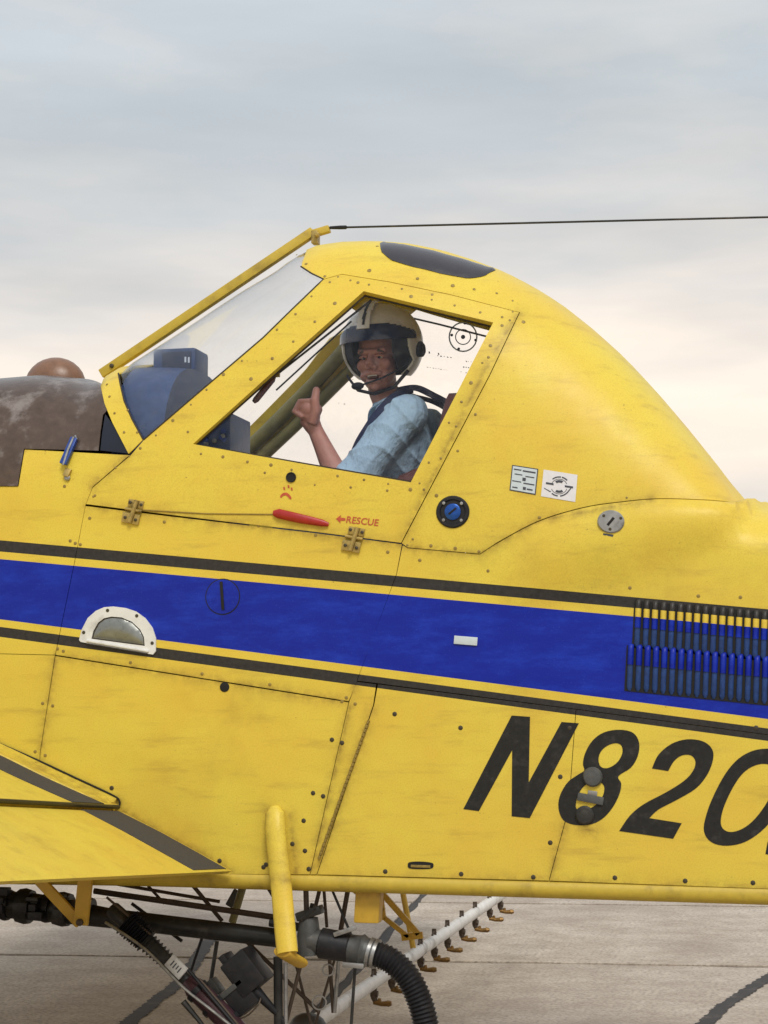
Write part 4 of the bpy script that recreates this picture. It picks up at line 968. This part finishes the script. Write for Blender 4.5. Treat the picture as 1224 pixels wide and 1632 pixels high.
M['shirt'] = fabric('light_blue_cotton', (.34, .50, .68), 18, .03, .8); M['trouser'] = fabric('dark_denim', (.03, .045, .08)); M['skin'] = skin()
M['strap'] = fabric('navy_webbing', (.012, .020, .070), 60, .004, .4)
M['helmet'] = mat('helmet_shell', (.80, .79, .77), .28, var=.10, scale=20, dirt=(.30, .28, .25), damt=.5, bump=.05, coat=.3)
M['visor'] = mat('navy_visor', (.004, .014, .060), .22, var=.4, scale=25, bump=.0, coat=.1)
M['liner'] = mat('black_liner', (.010, .012, .026), .8, var=.5, scale=50)
M['eyew'] = mat('eye_white', (.5, .48, .45), .3, var=.1, bump=0); M['mouth'] = mat('mouth_inside', (.06, .012, .012), .5, var=.2)
M['teeth'] = mat('teeth', (.6, .57, .5), .3, var=.05, bump=0); M['hairm'] = mat('brow_hair', (.10, .075, .06), .8, var=.4, scale=200)
def remesh(name, mb, voxel, mat_, parent, it=4, fac=.5, post=None):
    o = mb.mk('tmp', mat_, parent); r = o.modifiers.new('r', 'REMESH'); r.mode = 'VOXEL'; r.voxel_size = voxel
    s = o.modifiers.new('s', 'SMOOTH'); s.factor = fac; s.iterations = it
    dg = bpy.context.evaluated_depsgraph_get(); me = bpy.data.meshes.new_from_object(o.evaluated_get(dg)); me.name = name
    bpy.data.objects.remove(o); me.materials.clear(); me.materials.append(mat_)
    if post is not None:
        v = np.empty(len(me.vertices) * 3); me.vertices.foreach_get('co', v); nn_ = np.empty(len(me.vertices) * 3); me.vertices.foreach_get('normal', nn_)
        v = v.reshape(-1, 3); nn_ = nn_.reshape(-1, 3); v = v + nn_ * post(v + WO[parent])[:, None]; me.vertices.foreach_set('co', v.ravel()); me.update()
    me.polygons.foreach_set('use_smooth', [True] * len(me.polygons)); return link(name, me, parent)
hipw = at(640, 880, HW)
PN = empty('person', tuple(hipw), 'pilot in white helmet and light blue shirt holding up a fist with raised thumb', 'person')
HC = at(604, 571, .50)
fwd = np.array((-.10, -.98, -.13)); fwd /= np.linalg.norm(fwd); upv = np.array((-.03, 0, 1.0)); hx = np.cross(upv, fwd); hx /= np.linalg.norm(hx); hx = hx if hx[0] > 0 else -hx; hz = np.cross(hx, -fwd) ; hz = hz if hz[2] > 0 else -hz
HA = np.array((hx, fwd, hz)); HS = 1.06
def hl(*p): return HC + HA.T @ (np.array(p, float) * HS)
b = MB()
b.ball(hl(0, -.015, .035), np.array((.076, .094, .088)) * HS, HA, 16, 24); b.ball(hl(0, .018, -.030), np.array((.066, .070, .092)) * HS, HA, 16, 24)
b.ball(hl(0, .034, -.082), np.array((.050, .048, .040)) * HS, HA); b.ball(hl(0, .070, -.104), np.array((.024, .020, .018)) * HS, HA)
b.tube([hl(-.05, .070, .024), hl(-.02, .086, .020), hl(.02, .086, .020), hl(.05, .070, .024)], .012, 10)
b.tube([hl(0, .084, .016), hl(0, .098, -.008), hl(0, .112, -.030)], [.009, .012, .016], 12)
for s in (-1, 1):
    b.ball(hl(.014 * s, .098, -.036), .011); b.ball(hl(.040 * s, .062, -.026), np.array((.026, .022, .024)) * HS, HA); b.ball(hl(.036 * s, .058, -.066), .022)
b.tube([hl(-.030, .078, -.060), hl(0, .093, -.056), hl(.030, .078, -.060)], .0085, 10); b.tube([hl(-.026, .076, -.084), hl(0, .090, -.088), hl(.026, .076, -.084)], .009, 10)
nb = at(627, 655, .52)
b.tube([hl(0, -.005, -.05), hl(.0, -.02, -.115), nb], [.058, .058, .066], 16)
# torso core under the clothes
b.tube([nb + np.array((0, 0, .01)), at(636, 720, HW), at(640, 840, HW), hipw], [.07, .12, .12, .12], 16)
# raised left arm
SHL, ELB, WRI = at(650, 661, .36), at(547, 782, .30), at(502, 684, .29)
b.tube([SHL, SHL * .5 + ELB * .5, ELB], [.060, .052, .044], 16); b.ball(ELB, .044)
b.tube([ELB, ELB * .7 + WRI * .3, ELB * .25 + WRI * .75, WRI], [.042, .046, .034, .029], 16, flat=.9)
eu = WRI - ELB; eu /= np.linalg.norm(eu); el_v = np.array((-1, 0, 0.)); el_v -= eu * (el_v @ eu); el_v /= np.linalg.norm(el_v); ec = np.cross(eu, el_v); ec = ec if ec[1] < 0 else -ec
FI = WRI + eu * .018
def hd_(l, c, u): return FI + (el_v * l + ec * c + eu * u) * 1.17
b.tube([WRI - eu * .01, hd_(.002, 0, 0), hd_(.006, 0, .03)], [.029, .034, .036], 14)
b.ball(hd_(-.004, 0, .038), (.040, .050, .050), np.array((el_v, ec, eu)))
b.ball(hd_(-.012, .018, .050), .037); b.ball(hd_(-.012, -.012, .050), .037)
for i in range(4):
    c_ = .036 - i * .0240; L_ = (1, 1.08, 1.03, .86)[i]
    b.tube([hd_(.012, c_ * .9, .03), hd_(.030 * L_, c_, .060), hd_(.000, c_, .0805 * (.9 + .1 * L_)), hd_(-.034 * L_, c_, .066), hd_(-.040 * L_, c_, .040), hd_(-.018, c_, .026)], [.0125, .0128, .0118, .0112, .0105, .0095], 10)
b.tube([hd_(-.006, .026, .0), hd_(-.036, .040, .030), hd_(-.048, .044, .060), hd_(-.064, .036, .088)], [.020, .0185, .0170, .0145], 10); b.ball(hd_(-.064, .036, .088), .0145)
# other arm resting and thighs, below the sill
SHR = np.array((SHL[0], 2 * .52 - SHL[1] + .02, SHL[2])); ELR = SHR + np.array((-.06, .03, -.29)); WRR = ELR + np.array((-.24, -.08, -.04))
b.tube([SHR, ELR], [.058, .044], 14); b.tube([ELR, WRR], [.042, .03], 14); b.ball(WRR + np.array((-.05, 0, 0)), (.055, .03, .04))
for s in (-1, 1):
    k0 = hipw + np.array((0, .10 * s, 0)); k1 = k0 + np.array((-.42, .03 * s, .05)); b.tube([k0, k1], [.085, .06], 14); b.tube([k1, k1 + np.array((-.12, 0, -.20))], [.056, .045], 14)
body = remesh('body', b, .0038, M['skin'], PN, 2, .5)
for s in (-1, 1):
    e = MB(); e.ball(hl(.031 * s, .0745, .000), (.0120, .0105, .0062), HA); eo = e.mk('eye', M['eyew'], body); e = MB(); e.ball(hl(.029 * s, .0825, -.001), (.0062, .005, .0062), HA); e.mk('iris', M['liner'], body)
    e = MB(); e.tube([hl(.014 * s, .090, .019), hl(.030 * s, .090, .023), hl(.048 * s, .080, .017)], [.004, .006, .003], 8); e.mk('eyebrow', M['hairm'], body)
    e = MB(); e.tube([hl(.017 * s, .0845, .004), hl(.031 * s, .0875, .0062), hl(.046 * s, .078, .002)], .0046, 8); e.mk('eyelid', M['skin'], body)
e = MB(); e.ball(hl(0, .0835, -.072), (.024, .010, .0105), HA); e.mk('mouth', M['mouth'], body)
e = MB(); e.tube([hl(-.017, .0865, -.066), hl(0, .0925, -.065), hl(.017, .0865, -.066)], .0032, 8); e.mk('teeth', M['teeth'], body)
# shirt
sh = MB(); sh.ball(at(635, 718, .52), (.140, .195, .17), None, 16, 24); sh.ball(at(638, 664, .52), (.098, .185, .065), None, 14, 22); sh.ball(at(640, 840, HW), (.150, .185, .21), None, 16, 24)
sh.tube([nb + np.array((.004, 0, -.02)), nb + np.array((-.004, 0, .040))], [.098, .080], 20)
sh.ball(SHL, .080); sh.tube([SHL, SHL * .6 + ELB * .4, SHL * .28 + ELB * .72, SHL * .12 + ELB * .88], [.078, .080, .076, .080], 18)
sh.ball(SHR, .078); sh.tube([SHR, SHR * .4 + ELR * .6], [.075, .07], 18)
def wrink(v):
    x, y, z = v[:, 0], v[:, 1], v[:, 2]
    f = lambda q: (1 - np.abs(np.sin(q))) ** 2.0 - .35          # sharp pulled folds
    a = f(19 * (x * .72 + z * .95) + 1.6 * np.sin(9 * z + 6 * y) + .8 * np.sin(23 * x)) + .7 * f(27 * (x * .95 - z * .45) + 2.2 * np.sin(7 * x + 11 * y)) * (np.sin(8 * z + 5 * x) > 0) + np.sin(23 * (z - .3 * x + y)) * .25
    return .0065 * a
shirt = remesh('shirt', sh, .005, M['shirt'], PN, 6, .5, wrink); tag(shirt, 'light blue short sleeved shirt')
cl_ = MB()
for s in (-1, 1):
    q = [nb + np.array(p) for p in ((.075, .0 * s, .055), (.06, .065 * s, .050), (.0, .088 * s, .034), (-.065, .055 * s, .004), (-.085, .012 * s, -.035))]
    cl_.tube([tuple(p) for p in smooth_line(q, 5)], .0085, 8, flat=2.6, ref=(0, 0, 1))
cl_.mk('collar', M['shirt'], shirt)
tr = MB()
for s in (-1, 1):
    k0 = hipw + np.array((0, .10 * s, 0)); k1 = k0 + np.array((-.42, .03 * s, .05)); tr.tube([k0 + np.array((.08, 0, 0)), k0, k1], [.1, .1, .072], 14); tr.ball(k1, .072); tr.tube([k1, k1 + np.array((-.12, 0, -.20))], [.068, .06], 14)
remesh('trousers', tr, .012, M['trouser'], PN)
# harness
hs_ = MB()
def ribbon(m, pts, w, th, nrm):
    P = [np.array(p) for p in smooth_line(pts, 6)]; V = []; F = []
    for i, p in enumerate(P):
        t = P[min(i + 1, len(P) - 1)] - P[max(i - 1, 0)]; t /= np.linalg.norm(t); s = np.cross(t, nrm); s /= np.linalg.norm(s); n = np.cross(s, t)
        V += [p + s * w + n * th, p - s * w + n * th, p - s * w - n * th, p + s * w - n * th]
        if i: b_ = 4 * i; F += [(b_ - 4 + k, b_ - 4 + (k + 1) % 4, b_ + (k + 1) % 4, b_ + k) for k in range(4)]
    F += [(3, 2, 1, 0), tuple(len(V) - 4 + k for k in range(4))]; m.add(V, F)
ribbon(hs_, [at(650, 622, .45), at(630, 634, .385), at(606, 660, .345), at(588, 686, .335), at(573, 712, .345), at(562, 745, .36)], .026, .006, np.array((-.3, -1, .2)))
hs_.mk('harness_strap', M['strap'], PN); hs_ = MB()
ribbon(hs_, [at(632, 622, .46), at(662, 618, .45), at(690, 630, .45), at(720, 646, .47), at(752, 668, .5)], .014, .004, np.array((0, -.7, .7)))
hs_.mk('harness_strap', M['strap'], PN); hs_ = MB()
ribbon(hs_, [at(660, 632, .62), at(690, 640, .62), at(720, 656, .6)], .010, .004, np.array((0, -.7, .7))); hs_.mk('harness_strap', M['strap'], PN)
# helmet
HR = np.array((.150, .164, .152)) * .985; HO = np.array((.010, -.022, .052))
def shell(name, fn, scale, th, mat_, parent, n=40, m=64):
    V = []; keep = []
    for i in range(n + 1):
        for k in range(m):
            a, b2 = math.pi * i / n, 2 * math.pi * k / m; d = np.array((math.sin(a) * math.cos(b2), math.sin(a) * math.sin(b2), math.cos(a))); V.append(d)
    F = []
    for i in range(n):
        for k in range(m):
            q = (i * m + k, (i + 1) * m + k, (i + 1) * m + (k + 1) % m, i * m + (k + 1) % m)
            if fn(np.mean([V[j] for j in q], 0)): F.append(q)
    if callable(scale): sc_ = scale
    else: sc_ = lambda d: scale
    O = [hl(*(HO + HR * d * sc_(d))) for d in V]; I = [hl(*(HO + HR * d * (sc_(d) - th))) for d in V]; N = len(V); cnt = {}
    for f in F:
        for j in range(4): cnt[(f[j], f[(j + 1) % 4])] = 1
    fs = F + [tuple(j + N for j in f[::-1]) for f in F] + [(y, x, x + N, y + N) for (x, y) in cnt if (y, x) not in cnt]
    o = mk(name, O + I, fs, mat_, parent, 50); bm = bmesh.new(); bm.from_mesh(o.data); bmesh.ops.delete(bm, geom=[v for v in bm.verts if not v.link_faces], context='VERTS'); bmesh.ops.remove_doubles(bm, verts=bm.verts, dist=1e-5); bm.to_mesh(o.data); bm.free(); return o
hm_fn = lambda d: not (d[1] > .10 + .25 * max(0, -d[2]) and d[2] < .26 and abs(d[0]) < .86) and d[2] > -.80 + .25 * max(0, .6 - abs(d[0]))
helm = shell('helmet', hm_fn, lambda d: 1.0 + (.06 * max(0, -d[2]) * min(1, max(0, abs(d[0]) - .35) * 4)), .055, M['helmet'], PN, 110, 180); tag(helm, 'white flying helmet with raised navy visor')
shell('liner', lambda d: not (d[1] > .05 and d[2] < .06 and abs(d[0]) < .56) and -.80 < d[2] < .5, .938, .05, M['liner'], helm, 90, 150)
shell('visor', lambda d: d[1] > .30 - .1 * d[2] and .04 < d[2] < .42 - .25 * abs(d[0]) ** 3, 1.045, .03, M['visor'], helm, 90, 150)
shell('visor_housing', lambda d: abs(d[0] + .10) < .155 and d[1] > -.1 and d[2] > .30, 1.085, .035, M['helmet'], helm, 90, 150)
shell('housing_slot', lambda d: abs(d[0] + .09) < .030 and d[1] > .1 and .38 < d[2] < .93, 1.096, .02, M['liner'], helm, 110, 200)
e = MB(); c = hl(*(HO + HR * np.array((.99, .10, -.22)))); e.lathe(c, HA[1], HA[2], HA[0], [(.030, -.01), (.030, .010), (.020, .018)], 16); e.mk('ear_knob', M['liner'], helm)
e = MB(); e.tube([hl(.140, .05, -.02), hl(.110, .095, -.05), hl(.05, .118, -.078), hl(-.035, .112, -.098)], .0038, 8); mb_ = e.mk('microphone_boom', M['liner'], helm)
e = MB(); e.ball(hl(-.052, .108, -.100), (.026, .016, .015), HA); e.mk('microphone', M['liner'], helm)
e = MB(); e.tube([hl(.118, .03, -.055), hl(.07, .06, -.112), hl(.0, .085, -.132), hl(-.07, .06, -.112), hl(-.118, .03, -.055)], .007, 8, flat=.5); e.mk('chin_strap', M['liner'], helm)

# ------------------------------------------------------------------ plumbing under the belly
def rod(name, a, b_, r, mat_, Ya, Yb=None, seg=8, parent=AP, flat=1.0):
    m = MB(); m.tube([at(*a, Ya), at(*b_, Ya if Yb is None else Yb)], r * M_PX, seg, flat=flat); return m.mk(name, mat_, parent)
# dark cross pipe and thin push rod
pi = MB(); pi.tube([at(-250, 1418, .12), at(60, 1446, .14), at(180, 1464, .15), at(452, 1496, .18)], [.052, .050, .036, .034], 16); po = pi.mk('boom_pipe', M['pipe'], AP)
rod('push_rod', (150, 1420), (445, 1463), 5, M['rod'], .22); rod('push_rod', (180, 1408), (350, 1437), 3, M['rod'], .5)
for x, r, w in ((-40, 30, .05), (10, 27, .03), (40, 30, .045), (75, 25, .03), (100, 29, .05), (140, 24, .03)):
    a = at(x - w / M_PX / 2, 1440 + .08 * x, .135); c = at(x + w / M_PX / 2, 1440 + .08 * x + 2, .135); m_ = MB(); m_.tube([a, a * .5 + c * .5, c], [r * M_PX * .92, r * M_PX, r * M_PX * .92], 14); m_.mk('pipe_collar', M['rubber'] if x % 20 else M['pipe'], po)
for k in range(16):
    x = random.uniform(-20, 165); q = at(x, 1440 + .12 * x + random.uniform(-22, 20), random.uniform(.04, .1)); m_ = MB(); m_.box(q, (1, 0, 0), (0, 1, 0), (0, 0, 1), random.uniform(.012, .03), .02, random.uniform(.010, .022), .004); m_.mk('pipe_clamp', random.choice((M['pipe'], M['rubber'], M['rubber'], M['alu'])), po)
# yellow flap hangers
hg = MB()
def bar3(m, a, b_, w, th, n=np.array((0, -1., 0))):
    d = b_ - a; L = np.linalg.norm(d); d /= L; s = np.cross(d, n); s /= np.linalg.norm(s); m.box((a + b_) / 2, d, s, np.cross(d, s), L / 2, w, th, min(th, w) * .4)
bar3(hg, at(62, 1402, -.02), at(128, 1472, -.02), .020, .010); h1 = hg.mk('flap_hanger', M['yel_dirty'], AP); hg = MB(); bar3(hg, at(137, 1396, -.035), at(129, 1474, -.035), .027, .010); hg.mk('flap_hanger', M['yel_dirty'], AP)
m_ = MB(); m_.lathe(at(127, 1470, -.05), (1, 0, 0), (0, 0, 1), (0, -1, 0), [(.013, -.03), (.013, .006), (.007, .010)], 10); m_.mk('bolt', M['rod'], h1)
# slanted actuator with bellows and label
D0, D1 = at(188, 1452, .02), at(420, 1690, -.02); dv = D1 - D0; Ld = np.linalg.norm(dv); dv /= Ld
def dpt(px, py, Y=.02): return at(px, py, Y)
ac = MB(); ac.tube([at(180, 1450, .06), at(205, 1472, .03), at(262, 1528, .0), at(300, 1566, .0)], [.030, .030, .024, .024], 14); aco = ac.mk('actuator', M['pipe'], AP)
bw = MB(); P_, r_ = [], []
for i in range(25):
    t = i / 24; P_.append(at(203 + 30 * t, 1470 + 30 * t, .02)); r_.append(.047 + .008 * math.cos(i * math.pi / 2 * 1.5) - .008 * t)
bw.tube(P_, r_, 16); bw.mk('bellows', M['rubber'], aco); bw = MB(); P_, r_ = [], []
for i in range(25):
    t = i / 24; P_.append(at(233 + 32 * t, 1500 + 30 * t, .02)); r_.append(.034 + .006 * math.cos(i * math.pi / 2) - .006 * t)
bw.tube(P_, r_, 16); bw.mk('ribbed_sleeve', M['pipe'], aco)
bx_ = MB(); q = np.array((0, -1., 0)); s_ = np.cross(dv, q); s_ /= np.linalg.norm(s_); bx_.box(at(281, 1541, -.045), dv, s_, np.cross(dv, s_), .038, .026, .006, .004); lb = bx_.mk('label_plate', M['white'], aco)
for k in range(4):
    bx_ = MB(); bx_.box(at(281, 1541, -.0525) + dv * (-.02 + .012 * k) + s_ * random.uniform(-.004, .004), s_, dv, q, random.uniform(.008, .015), .002, .0006); bx_.mk('print_line', M['print'], lb)
cy_ = MB(); cy_.tube([at(298, 1562, -.01), at(310, 1574, -.01), at(352, 1616, -.02), at(420, 1690, -.02)], [.022, .040, .040, .040], 16); cy_.mk('cylinder', M['purple'], aco)
for a in ((316, 1580), (340, 1604), (366, 1630)): 
    m_ = MB(); c = at(*a, -.01); m_.tube([c - dv * .010, c + dv * .010], .0455, 16); m_.mk('band_clamp', M['rubber'], aco)
ca = MB(); ca.tube([tuple(p) for p in smooth_line([at(168, 1470, -.04), at(230, 1512, -.06), at(290, 1572, -.07), at(340, 1612, -.07), at(400, 1660, -.07)], 6)], .0055, 8); ca.mk('control_cable', M['steel'], aco)
ca = MB(); ca.tube([at(318, 1560, -.05), at(352, 1600, -.05), at(385, 1640, -.05)], .0045, 8); ca.mk('control_cable', M['rod'], aco); ca = MB(); ca.tube([at(292, 1596, -.05), at(320, 1630, -.05), at(340, 1660, -.05)], [.012, .008, .008], 8); ca.mk('link_rod', M['pipe'], aco)
# black pump housing
ua = np.array((math.cos(R(-50)), 0, math.sin(R(-50)))); va = np.array((math.cos(R(40)), 0, math.sin(R(40))))
pb = MB(); pb.box(at(394, 1548, .05), ua, va, (0, 1, 0), .070, .055, .06, .010); pbo = pb.mk('pump_housing', M['rubber'], AP); tag(pbo, 'black box of the spray pump under the belly')
pb = MB(); pb.box(at(390, 1590, .04), ua, va, (0, 1, 0), .045, .05, .045, .006); pb.box(at(363, 1528, .05), ua, va, (0, 1, 0), .02, .012, .05, .003); pb.mk('pump_base', M['rubber'], pbo)
pb = MB(); bar3(pb, at(350, 1592, .0), at(386, 1562, .0), .010, .01); bar3(pb, at(325, 1566, .0), at(352, 1592, .0), .008, .01); pb.mk('pump_bracket', M['alu'], pbo)
pb = MB(); pb.box(at(340, 1575, .02), ua, va, (0, 1, 0), .03, .025, .03, .004); pb.mk('pump_valve', M['pipe'], pbo)
pb = MB(); pb.tube([at(408, 1580, .03), at(425, 1598, .03), at(448, 1622, .05), at(465, 1660, .05)], [.022, .016, .010, .010], 12); pb.mk('pump_cable', M['rubber'], pbo)
pb = MB(); pb.tube([tuple(p) for p in smooth_line([at(375, 1625, .0), at(395, 1618, .0), at(412, 1600, .0), at(416, 1588, .02)], 5)], .003, 6); pb.mk('pump_wire', M['rod'], pbo)
# struts
S = [((516, 1415), (521, 1478), 2.8, .35, 'rod'), ((555, 1415), (543, 1482), 4.2, .35, 'rod'), ((527, 1413), (562, 1495), 2.2, .12, 'pipe'), ((510, 1415), (502, 1448), 3.4, .2, 'rod'), ((484, 1518), (452, 1645), 3.4, .15, 'rod'), ((525, 1524), (531, 1614), 3.2, .3, 'rod'), ((540, 1524), (533, 1614), 3.4, .3, 'steel'),
     ((566, 1538), (558, 1660), 2.6, .1, 'pipe'), ((384, 1492), (508, 1612), 3.6, .3, 'rod'), ((308, 1412), (354, 1468), 3.6, .3, 'rod'), ((388, 1410), (370, 1470), 7, .55, 'olive'), ((425, 1412), (440, 1436), 3, .4, 'rod'), ((487, 1400), (489, 1470), 4.5, .1, 'rod')]
S += [((330, 1470), (300, 1560), 2.5, .25, 'rubber'), ((210, 1440), (290, 1500), 3.0, .3, 'pipe'), ((170, 1430), (240, 1490), 2.2, .0, 'rod'), ((346, 1500), (330, 1600), 3.5, .2, 'pipe'), ((300, 1545), (380, 1640), 3.0, -.06, 'rubber'), ((405, 1500), (350, 1640), 2.4, .4, 'rod'),
      ((470, 1530), (500, 1650), 2.6, .35, 'rod'), ((498, 1440), (470, 1540), 3.6, .3, 'pipe'), ((548, 1480), (500, 1640), 2.4, .5, 'rod'), ((236, 1412), (262, 1440), 2.6, .3, 'rod'), ((430, 1470), (478, 1478), 7, .12, 'pipe')]
for a, b_, r, Y, mm in S: rod('strut', a, b_, r, M[mm], Y)
rod('boom_post', (443, 1525), (444, 1700), 7.5, M['pipe'], .05, seg=12); rod('boom_post', (455, 1535), (456, 1700), 3.5, M['steel'], .05)
for (a, b_, r) in ((523, 1546, 9), (509, 1598, 11)):
    m_ = MB(); m_.tube([at(a + r * math.cos(t), b_ + r * math.sin(t), .12) for t in np.linspace(0, 2 * math.pi, 19)], .003, 6, False); m_.mk('pull_ring', M['steel'], AP)
m_ = MB(); m_.box(at(372, 1432, .6), (.5, 0, .86), (.86, 0, -.5), (0, 1, 0), .035, .016, .01, .004); m_.mk('fan_vane', M['alu'], AP)
# brown bracket block and far gold bracket
m_ = MB(); m_.box(at(588, 1440, .10), (1, 0, 0), (.06, 0, 1), (0, 1, 0), .046, .066, .03, .008); m_.mk('boom_hanger', M['yel_dirty'], AP)
hb = MB(); Yh = .98
for a, b_, w in (((556, 1412), (612, 1452), .012), ((604, 1418), (668, 1490), .012), ((612, 1462), (652, 1494), .010), ((640, 1494), (674, 1490), .014), ((606, 1420), (612, 1466), .010)): bar3(hb, at(*a, Yh), at(*b_, Yh), w, .008)
hb.mk('boom_hanger', M['yel_dirty'], AP)
# far spray boom with nozzles
BA, BB = at(498, 1632, .75), at(790, 1432, 4.2); bd = (BB - BA) / np.linalg.norm(BB - BA)
bm_ = MB(); bm_.tube([BA - bd * .10, BA, BB, BB + bd * 1.6], .032, 16, flat=.75, ref=(0, 0, 1)); boom = bm_.mk('spray_boom', M['boomw'], AP); tag(boom, 'white spray boom with brass nozzles beyond the fuselage')
bs = np.cross(bd, (0, 0, 1)); bs /= np.linalg.norm(bs)
def nozzle():
    m = MB(); X, Yv, Z = np.array((1., 0, 0)), np.array((0, 1., 0)), np.array((0, 0, 1.))
    m.tube([(0, 0, .055), (0, 0, -.066), (.006, 0, -.080)], [.010, .013, .010], 10); m.tube([(-.012, 0, -.048), (.016, 0, -.050)], .014, 8)
    return m
noz_d = nozzle(); nm1 = mesh('nozzle_body', noz_d.v, noz_d.f, M['rod'], np.zeros(3))
nz = MB(); nz.tube([(0, 0, -.080), (.03, 0, -.088), (.055, 0, -.086)], [.012, .010, .012], 8); nz.tube([(.022, 0, -.082), (.022, 0, -.066)], [.009, .006], 8); nz.tube([(.055, 0, -.086), (.070, 0, -.084)], [.014, .009], 8); nm2 = mesh('nozzle_tip', nz.v, nz.f, M['brass'], np.zeros(3))
cl2 = MB(); cl2.tube([(-.0, -.05, -.0), (0, -.046, .03), (0, 0, .048), (0, .046, .03), (0, .05, 0)], .005, 6); nm3 = mesh('nozzle_clip', cl2.v, cl2.f, M['rod'], np.zeros(3))
for px in (602, 630, 676, 698, 719, 742, 763, 786, 803):
    best = min(np.linspace(0, 7, 1400), key=lambda t: abs(proj(BA + bd * t)[0] - (px - 6))); p = BA + bd * best
    for nm_, me_ in (('nozzle_body', nm1), ('nozzle_tip', nm2), ('nozzle_clip', nm3)): link(nm_, me_, boom, p).scale = (1.12, 1.0, 1.05)
m_ = MB(); m_.ball(BA - bd * .06, (.075, .06, .055), None, 10, 16); m_.mk('boom_end_cap', M['alu'], boom)
for t in (1.6, 3.4):
    q = BA + bd * t; m_ = MB(); m_.tube([q, q + np.array((-.12, 0, .62))], .014, 8); m_.mk('boom_strut', M['yel_dirty'], boom)
# loading hose with couplings
LH = empty('loading_hose', tuple(at(640, 1700, .1)[:2]) + (0.0,), 'black ribbed hose with grey couplings plugged in below the belly', 'hose')
Yo = .10
c1_ = MB(); c1_.tube([at(492, 1462, Yo), at(492, 1490, Yo), at(494, 1522, Yo)], [.034, .042, .040], 16); c1_.tube([at(494, 1500, Yo), at(520, 1503, Yo)], [.045, .045], 16); cp = c1_.mk('elbow_casting', M['alu'], LH)
m_ = MB(); m_.box(at(494, 1455, Yo - .01), (.9, 0, .3), (0, 1, 0), (-.3, 0, .9), .05, .03, .016, .005); m_.tube([at(480, 1465, Yo - .03), at(505, 1447, Yo - .03)], .012, 8); m_.mk('valve_lever', M['pipe'], cp)
c1_ = MB(); c1_.tube([at(508, 1502, Yo), at(512, 1503, Yo), at(556, 1510, Yo), at(562, 1511, Yo)], [.040, .055, .052, .04], 18); c1_.mk('rubber_sleeve', M['rubber'], LH)
c1_ = MB(); c1_.tube([at(553, 1510, Yo), at(572, 1514, Yo), at(577, 1515, Yo), at(582, 1516, Yo), at(600, 1521, Yo)], [.048, .052, .058, .049, .050], 18); cc = c1_.mk('hose_coupling', M['alu'], LH)
m_ = MB(); bar3(m_, at(532, 1490, Yo - .045), at(568, 1478, Yo - .045), .008, .005); m_.mk('cam_lever', M['steel'], cc); m_ = MB(); bar3(m_, at(546, 1537, Yo - .045), at(580, 1540, Yo - .045), .009, .006); m_.mk('cam_lever', M['steel'], cc)
for a in ((590, 1518), (598, 1520)):
    m_ = MB(); c = np.array(at(*a, Yo)); d = at(600, 1521, Yo) - at(580, 1515, Yo); d /= np.linalg.norm(d); m_.tube([c - d * .006, c + d * .006], .053, 18); m_.mk('band_clamp', M['steel'], cc)
path = [at(592, 1518, Yo), at(622, 1530, Yo), at(650, 1557, Yo), at(669, 1596, Yo), at(680, 1640, Yo), at(688, 1700, Yo), at(700, 1760, Yo)]
e_ = path[-1]; path += [np.array((e_[0] + .10, e_[1] - .02, .055)), np.array((e_[0] + .4, e_[1] - .1, .047)), np.array((e_[0] + 1.2, e_[1] + .1, .047)), np.array((e_[0] + 2.6, e_[1] - .2, .047))]
PP = [np.array(p) for p in smooth_line(path, 30)]; Lc = np.concatenate([[0], np.cumsum([np.linalg.norm(b - a) for a, b in zip(PP[:-1], PP[1:])])])
Ls = np.arange(0, Lc[-1], .0036); PP = np.array(PP); Q = np.stack([np.interp(Ls, Lc, PP[:, k]) for k in range(3)], -1)
hz_ = MB(); hz_.tube(list(Q), [.0445 + .0032 * math.cos(2 * math.pi * l / .0144) for l in Ls], 20); ho2 = hz_.mk('hose', M['rubber'], LH, 60)
